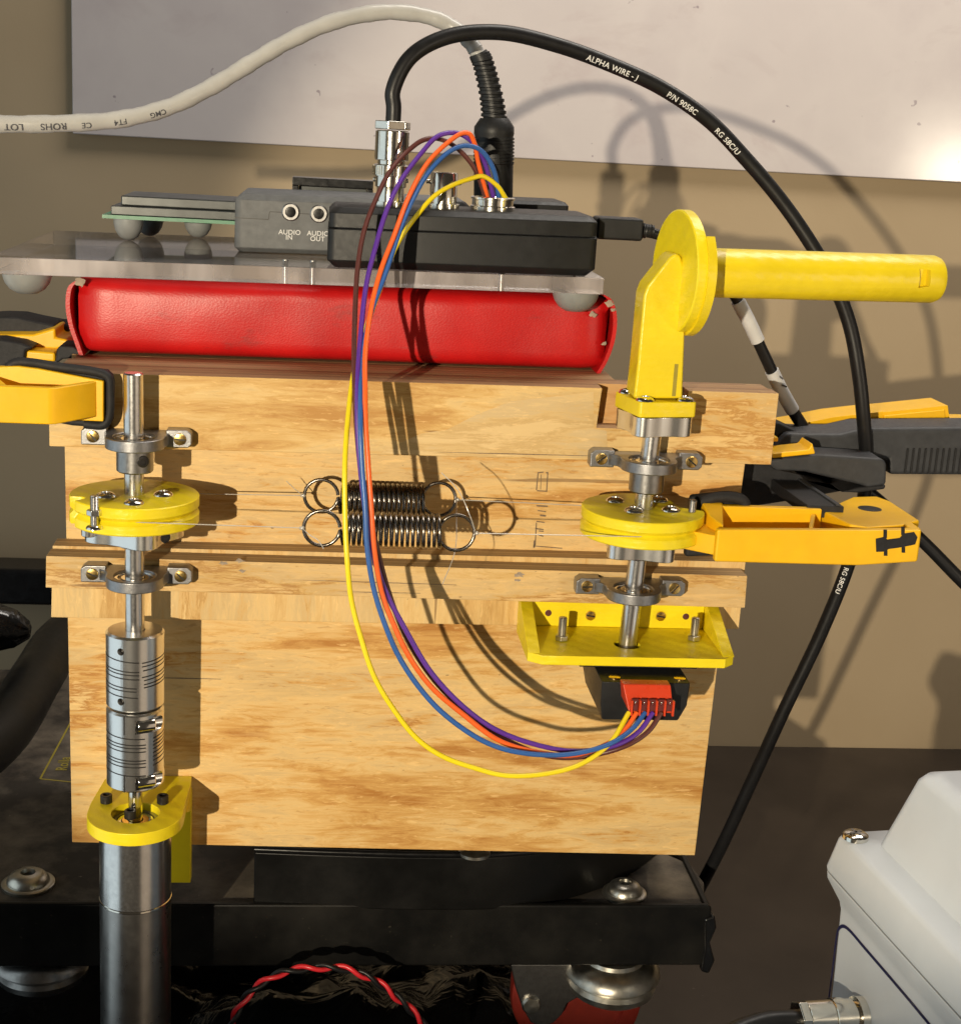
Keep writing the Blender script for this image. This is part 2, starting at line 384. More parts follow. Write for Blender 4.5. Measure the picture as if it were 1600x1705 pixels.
clear_sheet('acrylic', (.94, .94, .95), (.7, .66, .68), .03, .2)
clear_sheet('acrylic_edge', (.95, .92, .93), (.90, .82, .84), .10, .36)
t = NT('clear_line'); t.set(color=(.85, .83, .78), rough=.2, trans=.55, ior=1.45, spec=.6)

t = NT('wall_paint'); v = t.coords(); n = t.noise(v, 6, 4)
t.set(color=t.ramp(n, [(.3, (.35, .268, .168)), (.7, (.38, .295, .19))]), rough=.7, spec=.25); t.bump(t.noise(v, 500, 4), .12, .0006)
t = NT('whiteboard'); v = t.coords(); n = t.noise(v, 7, 6, .6)
col = t.ramp(n, [(.3, (.45, .405, .41)), (.5, (.51, .47, .465)), (.75, (.47, .43, .43))])
sm = t.noise(t.coords((9, 9, 14), (.4, 0, .2)), 1, 5, .65, .6); col = t.mix(t.math('MULTIPLY', t.ramp(sm, [(.55, (0, 0, 0)), (.72, (1, 1, 1))]), .35), col, (.35, .275, .285))
sp = t.noise(t.coords((90, 90, 90)), 1, 2); col = t.mix(t.math('MULTIPLY', t.ramp(sp, [(.745, (0, 0, 0)), (.77, (1, 1, 1))]), .6), col, (.16, .12, .15))
t.set(color=col, rough=.16, spec=.45); t.bump(t.noise(v, 12, 3), .03, .002)
t = NT('bench'); v = t.coords(); n = t.noise(v, 14, 6, .6)
col = t.ramp(n, [(.3, (.028, .020, .014)), (.7, (.042, .031, .022))]); d = t.noise(v, 160, 3, .6)
t.set(color=t.mix(t.math('MULTIPLY', t.ramp(d, [(.72, (0, 0, 0)), (.76, (1, 1, 1))]), .5), col, (.12, .10, .08)), rough=.55, spec=.3); t.bump(t.noise(v, 700, 3), .1, .0004)
def dusty(name, col, dust, amt, rough):
    t = NT(name); v = t.coords(); n = t.noise(v, 18, 7, .68); sp = t.noise(v, 340, 3, .6)
    c = t.mix(t.math('MULTIPLY', t.ramp(n, [(.42, (0, 0, 0)), (.72, (1, 1, 1))]), amt), col, dust)
    c = t.mix(t.math('MULTIPLY', t.ramp(sp, [(.70, (0, 0, 0)), (.74, (1, 1, 1))]), .5), c, dust)
    t.set(color=c, rough=t.ramp(n, [(.3, (rough,) * 3), (.7, (min(1, rough + .3),) * 3)]), spec=.25); t.bump(n, .1, .002); return t
dusty('cart_deck', (.036, .031, .026), (.24, .20, .15), .9, .5)
dusty('cart_black', (.0045, .0045, .0045), (.05, .043, .032), .14, .24)
dusty('housing_black', (.0035, .0035, .0035), (.015, .013, .011), .2, .26)
t = NT('black_film'); v = t.coords(); t.set(color=(.012, .012, .012), rough=.16, spec=.5); t.bump(t.noise(v, 28, 3, .5, 1.0), .6, .01)

# ------------------------------------------------------------------ setting
WY = 630; TZ = at(1400, 1244, WY).z
o = MB().box(-1500, 1900, WY, WY + 20, TZ - 300, 1500).build('wall', 'wall_paint', smooth=0); o['kind'] = 'structure'
o = MB().box(-230, 1500, -270, WY - 2, TZ - 30, TZ).build('bench_top', 'bench', smooth=0); o['kind'] = 'structure'
bl, br = at(120, 222, WY - 11), at(1600, 305, WY - 11)
wb = thing('whiteboard', 'smudged pale whiteboard hanging on the tan wall', 'whiteboard', (500, WY - 5, bl.z))
MB().box(bl.x, bl.x + 1300, WY - 9, WY - 0.5, bl.z, bl.z + 650).build('panel', 'whiteboard', wb, bevel=1.0)

# ------------------------------------------------------------------ plywood stand
pw = thing('plywood_stand', 'upright plywood stand of layered boards holding the shafts', 'stand', (150, 0, -4))
def board(name, poly, y0, y1, face, parent=pw, edge='ply_edge', bevel=.3):
    mb = MB(); lp = [[V(x, y, z) for x, z in poly] for y in (y1, y0)]
    n = len(poly); mb.add(lp[0] + lp[1], [tuple(range(n - 1, -1, -1)), tuple(range(n, 2 * n))], 0)
    mb.add(lp[0] + lp[1], [(k, (k + 1) % n, n + (k + 1) % n, n + k) for k in range(n)], 1)
    import bmesh
    o = mb.build(name, [face, edge], parent, smooth=0)
    bm = bmesh.new(); bm.from_mesh(o.data); bmesh.ops.remove_doubles(bm, verts=bm.verts, dist=1e-6); bmesh.ops.recalc_face_normals(bm, faces=bm.faces); bm.to_mesh(o.data); bm.free()
    if bevel:
        b = o.modifiers.new('bevel', 'BEVEL'); b.width = bevel * S; b.segments = 2; b.limit_method = 'ANGLE'
    return o
def ZT(x): return 224.6 + .0091 * (x + 3)
board('back_board', [(0, 0), (295.8, -4.9), (297.6, 96), (301, 190), (301, 216), (238, 216), (238, ZT(238)), (-1.2, ZT(-1.2)), (-.6, 109)], 0, 12, 'wood_panel')
board('rear_board', [(2, 2), (294, -2), (297, 190), (238, 190), (238, ZT(238)), (1, ZT(1))], .2 + 12, 24, 'wood_panel', edge='ply_edge_top')
board('inner_strip', [(-2, 194.5), (304, 197), (304.5, ZT(304.5)), (-2, ZT(-2))], -12, -.2, 'wood_notch', edge='ply_edge_top')
nx0, nx1, nz = at(993, 715, -24).x, at(1186, 715, -24).x, at(993, 712, -24).z
n2 = at(1095, 712, -24).x
board('top_strip', [(-3.1, 193.1), (305.7, 195.7), (305.8, ZT(305.8)), (n2 + 12, ZT(n2 + 12)), (n2 + 12, nz), (nx0, nz), (nx0 + 1.2, ZT(nx0 + 1.2)), (-3.1, ZT(-3.1))], -24, -12.2, 'wood_strip', edge='ply_edge_top')
# pale veneer patch let into the strip, flush but for a hair
vp = [at(x, y, -24.12) for x, y in ((632, 755), (700, 722), (745, 715), (790, 692), (850, 668), (905, 662), (988, 652), (989, 714), (1010, 717), (1012, 764), (900, 762), (760, 759))]
board('veneer_patch', [(p.x, p.z) for p in vp], -24.12, -23.9, 'wood_patch', edge='wood_patch', bevel=0)
board('ledge_backing', [(-5.7, 113.9), (302.4, 115.4), (302.4, 147.6), (-4.6, 146.6)], -12, -.2, 'wood_upright')
board('ledge', [(-5.6, 131.3), (300.6, 129.6), (300.2, 144.6), (-5.2, 145.4)], -24, -12.2, 'wood_ledge')
board('top_board', [(-1.5, 212), (238, 214), (238, ZT(238)), (-1.5, ZT(-1.5))], 24.2, 150, 'wood_panel', edge='ply_edge_top')
board('side_board', [(0, -2), (12, -2), (12, 213.5), (0, 213.5)], 24.2, 148, 'wood_panel')
board('side_board', [(284, -4), (296, -4), (298, 189), (286, 189)], 24.2, 148, 'wood_panel')
# stamped ink marks on the back board (letters run sideways, half worn away)
mb = MB()
for x0, y0, x1, y1, w in ((896, 786, 893, 816, .5), (897, 787, 905, 786, .5), (909, 787, 913, 787, .6), (912, 787, 910, 818, .5), (894, 817, 911, 818, .5), (901, 790, 900, 815, .3),
                          (893, 842, 912, 843, .7), (895, 850, 909, 852, .5), (899, 858, 909, 859, .8), (893, 868, 907, 870, .5), (891, 880, 905, 882, .6), (893, 870, 891, 908, .5),
                          (897, 884, 905, 885, .5), (897, 891, 905, 893, .5), (888, 909, 936, 913, .45), (890, 900, 889, 912, .8)):
    a, b = at(x0, y0, -.1), at(x1, y1, -.1); d = (b - a).normalized(); n = V(-d.z, 0, d.x) * w / 2
    mb.add([a + n, a - n, b - n, b + n], [(0, 1, 2, 3)])
for x, y, r in ((372, 938, 3.2), (400, 934, 2.6), (403, 951, 2.2), (865, 957, 3.0), (862, 966, 1.8)):
    q = at(x, y, -24.15); n = 13; w_ = [random.uniform(.35, 1.1) for _ in range(n)]
    MB().add([q] + [q + V(r * w_[k] * math.cos(2 * math.pi * k / n), 0, .45 * r * w_[k] * math.sin(2 * math.pi * k / n)) for k in range(n)], [(0, 1 + k, 1 + (k + 1) % n) for k in range(n)]).build('smudge', 'smudge', pw, smooth=0)
for (x0, y0), (x1, y1), y in (((232, 1128), (368, 1131), -.1), ((240, 1073), (262, 1074), -.1), ((470, 965), (760, 974), -24.12), ((700, 752), (985, 759), -24.3), ((560, 985), (700, 988), -24.12)):
    a, b = at(x0, y0, y), at(x1, y1, y); n = V(0, 0, .22)
    MB().add([a, b + n * .5, (a + b) / 2 + n, b - n * .5, (a + b) / 2 - n], [(0, 4, 3, 1, 2)]).build('grain_crack', 'ink_worn', pw, smooth=0)
mb.build('ink_stamp', 'ink_worn', pw, smooth=0, kind='stuff')

# ------------------------------------------------------------------ shafts, bearings, collars
LX, SY = 33.8, -39.0
def RX(z): return lerp(245.2, 248.2, (z - 120) / 90)
def shaft(name, label, a, b):
    d = (b - a).length
    return tag(MB().lathe([(3.4, 0), (4, .6), (4, d - .6), (3.4, d)], a, b - a, 32).build(name, 'steel', None), label, 'shaft', 'steel shafts')
shaft('steel_shaft', 'bare steel shaft through the pulley at the left end', V(LX, SY, 106), V(LX - .6, SY, 228))
shaft('steel_shaft', 'steel shaft under the crank, through the notched pulley', V(RX(96), SY, 96), V(RX(219), SY, 219))

def slotted_screw(mb_mat, parent, c, axis, r=2.3, slot=0.6, name='screw'):
    u, v, w = frame(axis); mb = MB(); c = Vector(c)
    prof = [(r, -.3), (r, .45), (r * .92, .72), (r * .5, .9), (.05, .95)]
    mb.lathe(prof, c, axis, 20)
    o = mb.build(name, mb_mat, parent)
    ang = slot; d = u * math.cos(ang) + v * math.sin(ang); e = w.cross(d)
    MB().hexa([c + d * a * r * .86 + e * b * .32 + w * h for h in (.6, 1.0) for a, b in ((-1, -1), (1, -1), (1, 1), (-1, 1))]).build('slot', 'black_oxide', o, smooth=0)
    return o
def bearing_block(label, x, z, xl, xr, slots):
    b = thing('bearing_block', label, 'bearing block', (x, -24, z), 'pillow block bearings')
    yf = -24.1; hz = 4.2
    # foot with two ears and the ring, one casting: outline in plan (x, y)
    mb = MB()
    R = 12.0; neck = 9.5
    outer = []
    n = 40
    for k in range(n + 1):
        a = math.radians(-205 + 230 * k / n); outer.append((x + R * math.cos(a), SY + R * math.sin(a)))
    # outer runs from left-back, round the front, to right-back
    pts = [(xl, yf), (xl, yf - 6.0), (xl + 1.2, yf - 7.2), (xl + 9.5, yf - 7.2), (x - R - .6, yf - 10.2)] + outer[3:-3] + [(x + R + .6, yf - 10.2), (xr - 9.5, yf - 7.2), (xr - 1.2, yf - 7.2), (xr, yf - 6.0), (xr, yf)]
    hole = circle(x, SY, 8.6, 48)
    mb.ringprism(pts, hole, (0, 0, z), (1, 0, 0), (0, 1, 0), -hz / 2 - .6, hz / 2)
    mb.build('housing', 'cast_alloy', b, bevel=.5)
    # ball bearing set in the ring
    br_ = MB(); br_.lathe([(8.5, -2), (8.5, 1.3), (7.3, 1.3), (7.1, .6), (7.1, -2)], (x, SY, z), (0, 0, 1), 36, cap=False); br_.build('outer_race', 'chrome', b)
    MB().lathe([(7.0, .2), (7.0, .7), (5.8, .75), (5.8, .2)], (x, SY, z), (0, 0, 1), 36, cap=False).build('shield', 'steel_dark', b)
    MB().lathe([(5.7, -1.5), (5.7, 1.2), (4.15, 1.2), (4.1, -1.5)], (x, SY, z), (0, 0, 1), 36, cap=False).build('inner_race', 'chrome', b)
    for ea, eb in ((xl, xl + 10.5), (xr - 10.5, xr)):
        MB().prism([(ea, -3.7), (eb, -3.7), (eb, 3.7), (ea + (2 if ea == xl else 0), 3.7), (ea, 2.2)] if ea == xl else [(ea, -3.7), (eb - 1.5, -3.7), (eb, -2.2), (eb, 2.2), (eb - 2, 3.7), (ea, 3.7)], (0, yf - 7.35, z - .2), (1, 0, 0), (0, 0, 1), -7.3, 0).build('ear', 'cast_alloy', b, bevel=.5)
    for e, (ex, sl) in enumerate(((xl + 4.8, slots[0]), (xr - 4.8, slots[1]))):
        slotted_screw('brass', b, (ex, yf - 7.5, z - .2), (0, -1, 0), 2.55, sl)
    return b
bearing_block('alloy bearing block at the top of the left shaft, beside the clamp pad', LX, 199.8, 11.0, 56.0, (.7, 1.5))
bearing_block('alloy bearing block on the ledge below the left pulley', LX, 140.4, 10.3, 56.6, (1.2, .8))
bearing_block('alloy bearing block right below the yellow crank', RX(198), 197.6, 224.0, 273.0, (2.2, .9))
bearing_block('alloy bearing block on the ledge above the yellow tray', RX(141), 140.4, 222.0, 270.6, (1.6, 2.4))

def collar(label, x, z0, z1, screw):
    c = thing('shaft_collar', label, 'collar', (x, SY, z0), 'shaft collars')
    MB().lathe([(4.1, z1 - z0), (6.9, z1 - z0), (7.5, z1 - z0 - .6), (7.5, .6), (6.9, 0), (4.1, 0)], (x, SY, z0), (0, 0, 1), 40, cap=False).build('ring', 'steel_dark', c)
    if screw is not None:
        a = math.radians(screw); d = V(math.cos(a), math.sin(a), 0)
        p = V(x, SY, (z0 + z1) / 2 + .3) + d * 7.0
        MB().lathe([(2.5, 0), (2.5, .75), (2.2, .9), (1.35, .9), (1.3, .55), (.05, .55)], p, d, 20).build('set_screw', 'black_oxide', c)
collar('plain steel collar with a black set screw above the left pulley', LX, 187.2, 197.6, -57)
collar('smooth steel collar above the notched right pulley', RX(190), 185.6, 194.6, None)

# ------------------------------------------------------------------ pulleys
def button_screw(parent, c, axis=(0, 0, 1), r=3.3, mat='chrome', name='screw'):
    c = Vector(c)
    prof = [(r, 0), (r * .97, .5), (r * .85, 1.1), (r * .62, 1.6), (r * .45, 1.78), (r * .42, .9), (.05, .9)]
    return MB().lathe(prof, c, axis, 24).build(name, mat, parent)
def threads(path_r, n=7, rr=.18):
    prof = []
    return prof
def bolt_nut(parent, c, top, nut_z, r=1.55, mat='steel'):
    c = Vector(c); prof = [(r * .7, 0)]; h = 0.2
    while h < top - .3: prof += [(r, h), (r * .86, h + .22)]; h += .45
    prof += [(r * .8, top)]
    b = MB().lathe(prof, c, (0, 0, 1), 16, ).build('clamp_bolt', mat, parent, smooth=60)
    if nut_z is not None:
        hx = [(3.1 * math.cos(math.radians(60 * k + 14)), 3.1 * math.sin(math.radians(60 * k + 14))) for k in range(6)]
        MB().prism(hx, c + V(0, 0, nut_z), (1, 0, 0), (0, 1, 0), 0, 2.3).build('nut', mat, parent, bevel=.35)
    return b
def lobed(x, y, r, lobe, rot, n=64):
    """clamping hub outline: a rounded square with a lobe at each screw"""
    out = []
    for k in range(n):
        a = 2 * math.pi * k / n; c4 = math.cos(4 * (a - rot))
        out.append((x + (r + lobe * (.5 + .5 * c4) ** 1.4) * math.cos(a), y + (r + lobe * (.5 + .5 * c4) ** 1.4) * math.sin(a)))
    return out
def pulley(label, x, z0, z1, notch):
    p = thing('pulley', label, 'pulley', (x, SY, z0), 'yellow pulleys')
    R, n = 26.2, 144; zm = (z0 + z1) / 2; loops = []
    prof = [(R - .5, z0), (R, z0 + .5), (R, zm - 1.6), (R - 1.5, zm), (R, zm + 1.6), (R, z1 - .4), (R - .4, z1)]
    def cut(a, r):
        # notch: a slot (kind 'slot') or a flat bite (kind 'bite') in plan
        c, s = math.cos(a), math.sin(a)
        if notch[0] == 'bite' and a > math.pi: a -= 2 * math.pi
        if notch[0] == 'slot':
            da = (a - notch[1] + math.pi) % (2 * math.pi) - math.pi
            if abs(da) < .105: return r - 5.2 + 2.5 * (abs(da) / .105) ** 4
        else:
            # V-shaped bite: straight from the rim in to one point and out again
            for (a0, r0), (a1, r1) in zip(notch[1][:-1], notch[1][1:]):
                if a0 <= a <= a1:
                    p0, p1 = (r0 * math.cos(a0), r0 * math.sin(a0)), (r1 * math.cos(a1), r1 * math.sin(a1)); ex_, ey_ = p1[0] - p0[0], p1[1] - p0[1]
                    den = c * ey_ - s * ex_
                    if abs(den) > 1e-6: return min(r, max(4, (p0[0] * ey_ - p0[1] * ex_) / den))
        return r
    for r, h in prof: loops.append([V(x + cut(2 * math.pi * k / n, r) * math.cos(2 * math.pi * k / n), SY + cut(2 * math.pi * k / n, r) * math.sin(2 * math.pi * k / n), h) for k in range(n)])
    mb = MB().loft(loops); mb.build('disc', 'yellow_print', p, smooth=30)
    return p
pl = pulley('yellow pulley on the left shaft with a small bolt standing in its rim slot', LX, 166.2, 177.6, ('slot', math.radians(205)))
pr = pulley('notched yellow pulley on the right shaft, beside the clamp jaw', RX(172) , 166.6, 178.2, ('bite', [(math.radians(-5), 26.2), (math.radians(10), 17.0), (math.radians(58), 26.2)]))
for a in (28, 118, 208, 268): pass
def ps(parent, x, z, pts):
    for px, py in pts: 
        q = atz(px, py, z); button_screw(parent, (q.x, q.y, z - .1), r=4.1)
ps(pl, LX, 177.6, ((176, 826), (223, 838), (272, 824)))
ps(pr, RX(172), 178.2, ((1024, 834), (1055, 851), (1117, 850), (1097, 833)))
qb = atz(157, 845, 177.6); bolt_nut(pl, (qb.x, qb.y, 170.5), 12.0, 4.0, 1.7)
button_screw(pl, (qb.x, qb.y, 169.0), r=3.4, name='washer_head')
qb = atz(1152, 852, 178.2); bolt_nut(pr, (qb.x, qb.y, 172), 11.5, None, 1.7)
hb = MB().prism(lobed(LX, SY, 14.5, 6.0, math.radians(20)), (0, 0, 0), (1, 0, 0), (0, 1, 0), 158.5, 166.1); hb.build('hub', 'brushed', pl, bevel=.4)
MB().lathe([(6.6, 0), (7.2, .5), (7.2, 3.4)], (LX, SY, 155.4), (0, 0, 1), 32).build('hub_neck', 'brushed', pl)
a = math.radians(-52); d = V(math.cos(a), math.sin(a), 0)
MB().lathe([(2.2, 0), (2.2, .5), (1.8, .55), (1.75, .2), (.05, .2)], V(LX + 4.2, SY, 162.5) + d * 15.2, d, 18).build('set_screw', 'black_oxide', pl)
MB().lathe([(2.6, 0), (3.0, .4), (3.0, 3.6), (2.4, 4)], (LX - 17, SY - 11.5, 162.2), (0, 0, 1), 20).build('screw_head', 'steel', pl)
MB().prism(lobed(RX(172), SY, 12.8, 5.6, math.radians(36)), (0, 0, 0), (1, 0, 0), (0, 1, 0), 158.2, 166.5).build('hub', 'brushed', pr, bevel=.4)
MB().lathe([(5.6, 0), (6.6, .6), (6.8, 2.4)], (RX(157), SY, 155.9), (0, 0, 1), 32).build('hub_neck', 'brushed', pr)

# ------------------------------------------------------------------ couplings, motor, motor mount
def coupling(label, z0, z1, screws, holes, slit):
    c = thing('shaft_coupling', label, 'coupling', (LX, SY, z0), 'helical couplings')
    R = 12.2
    def seg(za, zb, ch0, ch1):
        prof = [(4.2, zb)] + ([(R - .9, zb), (R, zb - .9)] if ch1 else [(R, zb)]) + ([(R, za + .9), (R - .9, za)] if ch0 else [(R, za)]) + [(4.2, za)]
        return MB().lathe(prof + [prof[0]], (LX, SY, 0), (0, 0, 1), 64, cap=False)
    bd = seg(z0, z1, True, True); 
    bd = bd.build('body', 'brushed', c)
    bm_ = __import__('bmesh').new(); bm_.from_mesh(bd.data); __import__('bmesh').ops.remove_doubles(bm_, verts=bm_.verts, dist=1e-7); bm_.to_mesh(bd.data); bm_.free()
    for a, z in holes:
        a = math.radians(a); d = V(math.cos(a), math.sin(a), 0); carve(bd, MB().lathe([(1.6, -4.5), (1.6, 4)], V(LX, SY, z) + d * R, d, 20))
    for a, z in screws:
        a = math.radians(a); d = V(math.cos(a), math.sin(a), 0); tdir = V(0, 0, 1).cross(d)
        carve(bd, MB().lathe([(3.3, 0), (3.3, 14)], V(LX, SY, z) + d * (R - 1.6) - tdir * 3.6, tdir, 28))
    # helical saw cuts: dark grooves winding part of the way round
    for zz, a0, a1, drop in slit:
        n = 22; vs = []; 
        for k in range(n + 1):
            a = math.radians(lerp(a0, a1, k / n)); z = zz + drop * k / n
            for dz in (-.26, .26): vs.append(V(LX + (R + .03) * math.cos(a), SY + (R + .03) * math.sin(a), z + dz))
        MB().add(vs, [(2 * k, 2 * k + 2, 2 * k + 3, 2 * k + 1) for k in range(n)]).build('saw_cut', 'black_oxide', c)
    for a, z in holes:
        a = math.radians(a); d = V(math.cos(a), math.sin(a), 0)
        MB().lathe([(1.5, -3.2), (1.3, -2.6), (.9, -2.6), (.05, -3.1)], V(LX, SY, z) + d * R, d, 20).build('set_screw', 'black_oxide', c)
    for a, z in screws:
        a = math.radians(a); d = V(math.cos(a), math.sin(a), 0); tdir = V(0, 0, 1).cross(d)
        p = V(LX, SY, z) + d * (R - 2.0)
        q = p - tdir * 2.4
        s_ = MB().lathe([(2.6, 0), (2.8, .3), (2.8, 7.2), (2.5, 7.5)], q, tdir, 20).build('clamp_screw', 'chrome', c)
        MB().lathe([(1.6, -.06), (1.5, -.1), (.05, -.1)], q, tdir, 6).build('socket', 'black_oxide', s_)
sl = [(-60 , 0)]
coupling('upper chrome flexible coupling on the left shaft, with two small holes', 85.3, 118.6, (), ((-112, 112.4), (-112, 90.2)),
         [(109.2, -170, -75, -1.4), (104.6, -170, -75, -1.0), (103.2, -170, -75, -1.0), (101.2, -175, -75, -.8), (97.4, -172, -80, -1.0), (95.8, -172, -80, -.8), (93.4, -175, -78, -1.2),
          (107.6, -70, 10, 1.4), (106.0, -70, 10, 1.4), (104.2, -68, 10, 1.4), (101.3, -70, 10, 1.4), (99.8, -66, 10, 1.4), (98.0, -66, 10, 1.2), (96.6, -66, 10, 1.0)])
coupling('lower chrome flexible coupling with two clamp screws above the motor', 48.9, 84.4, ((-66, 79.0), (-66, 53.4)), (),
         [(74.6, -170, -64, -1.2), (71.6, -170, -62, -.9), (70.2, -170, -62, -.9), (68.4, -170, -62, -.8), (64.4, -170, -62, -.8), (63.0, -170, -62, -.7), (61.4, -170, -62, -.8), (57.6, -170, -62, -1.0),
          (73.0, -46, 10, 1.4), (71.4, -46, 10, 1.4), (69.8, -46, 10, 1.4), (68.2, -46, 10, 1.4), (66.4, -46, 10, 1.4), (64.6, -46, 10, 1.4), (62.8, -46, 10, 1.2), (60.6, -46, 10, 1.0)])
# vertical clamp slits of the lower coupling
low = [o for o in bpy.data.objects if o.name.startswith('shaft_coupling')][-1]
for z0, z1 in ((75.5, 84.2), (49.2, 57.0)):
    a = math.radians(-105); vs = [V(LX + 12.24 * math.cos(a + da), SY + 12.24 * math.sin(a + da), z) for z in (z0, z1) for da in (-.022, .022)]
    MB().add(vs, [(0, 1, 3, 2)]).build('clamp_slit', 'black_oxide', low, smooth=0)

mm = thing('motor_mount', 'yellow printed bracket holding the motor at the bottom left', 'bracket', (LX, -2, -17))
PZ0, PZ1, RM = 28.4, 34.2, 20.6
arc = [(LX + RM * math.cos(math.radians(a)), SY + RM * math.sin(math.radians(a))) for a in range(-180, 1, 9)]
pts = [(LX - RM + 3, -.2)] + [(LX - RM, -30)] + arc + [(LX + RM, -28), (54.9, -6), (54.9, -.2)]
MB().ringprism(pts, circle(LX, SY, 10.2, 64), (0, 0, 0), (1, 0, 0), (0, 1, 0), PZ0, PZ1).build('plate', 'yellow_print', mm, bevel=.4)
MB().box(13.4, 54.9, -6.2, -.2, -17.3, PZ0 - .1).build('flange', 'yellow_print', mm, bevel=.4)
MB().add([V(54.8, -6.2, PZ0 - .1), V(54.8, -26, PZ0 - .1), V(54.8, -6.2, PZ0 - 9), V(51, -6.2, PZ0 - .1), V(51, -24, PZ0 - .1), V(51, -6.2, PZ0 - 9)], [(0, 1, 2), (5, 4, 3), (0, 3, 4, 1), (1, 4, 5, 2), (2, 5, 3, 0)]).build('gusset', 'yellow_print', mm, smooth=0)
for px, py in ((177, 1337), (271, 1338), (217, 1363)):
    q = atz(px, py, PZ1)
    s_ = MB().lathe([(2.2, 0), (2.6, .3), (2.6, 3.6), (2.3, 3.9), (1.5, 3.9), (1.4, 2.2), (.05, 2.2)], (q.x, q.y, PZ1 + .05), (0, 0, 1), 24).build('cap_screw', 'black_oxide', mm)
mo = thing('motor', 'slim dark cylindrical gear motor hanging below the yellow bracket', 'motor', (LX, SY, -140))
MB().lathe([(4.2, -.4), (9.6, -.4), (15.0, -.4), (15.5, -.9), (15.5, -33.6)], (LX, SY, PZ0), (0, 0, 1), 72, cap=False).build('gearbox', 'steel', mo)
MB().lathe([(15.5, 0), (15.75, -.2), (15.75, -1.0), (15.5, -1.2)], (LX, SY, -5.3), (0, 0, 1), 72, cap=False).build('seam_ring', 'nickel', mo)
MB().lathe([(15.5, 0), (15.5, -135), (14.5, -136), (.1, -136)], (LX, SY, -6.6), (0, 0, 1), 72, cap=False).build('can', 'motor_dark', mo)
MB().lathe([(3.0, -8), (3.0, 20), (2.6, 20.4), (.05, 20.4)], (LX, SY, PZ0), (0, 0, 1), 28, cap=False).build('output_shaft', 'nickel', mo)
for r0, r1, h, mt, nm in ((9.9, 8.2, 2.4, 'steel_dark', 'bearing_ring'), (7.7, 6.2, 2.2, 'nickel', 'bearing_shield'), (5.7, 3.4, 2.6, 'brass', 'inner_ring')):
    MB().lathe([(r0, -.2), (r0, h), (r1, h), (r1, -.2)], (LX, SY, PZ0), (0, 0, 1), 48, cap=False).build(nm, mt, mo)

# ------------------------------------------------------------------ crank handle
ck = thing('crank_handle', 'bright yellow printed crank with a long side grip on the right shaft', 'crank', (RX(212), SY, 211.6))
CXx = RX(215); ROT = math.radians(9)
RB = math.radians(13)
def rot(px, py): return (CXx + px * math.cos(RB) - py * math.sin(RB), SY + px * math.sin(RB) + py * math.cos(RB))
MB().prism([rot(*p) for p in rrect(-13, 13, -13, 13, 1.6)], (0, 0, 0), (1, 0, 0), (0, 1, 0), 220.0, 226.6).build('base', 'yellow_print_dirty', ck, bevel=.6)
MB().prism([rot(*p) for p in [(a * 1.0, b * 1.0) for a, b in lobed(0, 0, 11.6, 4.9, math.pi / 4)]], (0, 0, 0), (1, 0, 0), (0, 1, 0), 211.6, 219.9).build('hub', 'brushed', ck, bevel=.4)
for a, b in ((-9, -9), (9, -9), (-9, 9), (9, 9)):
    x, y = rot(a, b); button_screw(ck, (x, y, 226.5), r=3.9)
# grip axis and the guard disc
gd = V(math.cos(ROT), math.sin(ROT), .004).normalized()
D0 = at(1122, 452, SY)
gu, gv, gw = frame(gd, (0, 0, 1))
# the arm: a thick flat-sided post, its top cut off slantwise, standing against the guard disc
ao = [V(p.x, 0, max(p.z, 226.5)) for p in [at(x, y, SY - 6) for x, y in ((1053, 662), (1060, 600), (1070, 490), (1076, 474), (1112, 428), (1122, 421), (1131, 424), (1136, 440), (1138, 556), (1134, 662))]]
arm = MB().xz([(p.x, p.z) for p in ao], SY - 8.6, SY + 8.6).build('arm', 'yellow_print_dirty', ck, bevel=3.6, segs=5)
q0 = at(1126, 606, SY - 8.7); q1 = at(1131, 660, SY - 8.7)
MB().box(q0.x - .7, q0.x + .9, SY - 8.66, SY - 7.5, max(q1.z, 226.8), q0.z).build('arm_slot', 'print_yellow', ck, smooth=0)
gp = lambda r, h, n=64: None
disc = MB().lathe([(24.6, 0), (25.2, .5), (25.2, 4.4), (24.6, 4.9)], D0, gd, 72, hint=(0, 0, 1)).build('guard_disc', 'yellow_print', ck)
# raised step on part of the guard rim
vs = []; n = 22
for k in range(n + 1):
    a = math.radians(lerp(52, 165, k / n)); e = gu * math.cos(a) + gv * math.sin(a)
    for r, h in ((22.5, 4.2), (26.3, 4.2), (26.3, 7.8), (22.5, 7.8)): vs.append(D0 + e * r + gd * h)
fs = [(4 * k + i, 4 * k + (i + 1) % 4, 4 * k + 4 + (i + 1) % 4, 4 * k + 4 + i) for k in range(n) for i in range(4)] + [(3, 2, 1, 0), (4 * n, 4 * n + 1, 4 * n + 2, 4 * n + 3)]
MB().add(vs, fs).build('guard_step', 'yellow_print_dirty', ck)
G0 = D0 + gd * 4.8; GL = 117
grip = MB().lathe([(9.9, 0), (10.1, 1), (10.2, GL * .5), (10.2, GL - 3.2), (9.4, GL - 1), (7.2, GL), (.1, GL)], G0, gd, 64, cap=False, hint=(0, 0, 1)).build('grip', 'yellow_print_dirty', ck)
# slot near the end of the grip, facing the viewer
sp_ = G0 + gd * (GL - 12); fdir = V(-gd.y, 0, 0) + V(0, -1, 0); fdir = (fdir - gd * fdir.dot(gd)).normalized(); up = gd.cross(fdir) * -1
carve(grip, MB().prism([(-2.6, -4.0), (2.6, -3.2), (2.6, 3.6), (-2.6, 4.0)], sp_ + fdir * 6.2 + up * 1.0, gd, up, *((-9, 0) if gd.cross(up).dot(fdir) < 0 else (0, 9))))

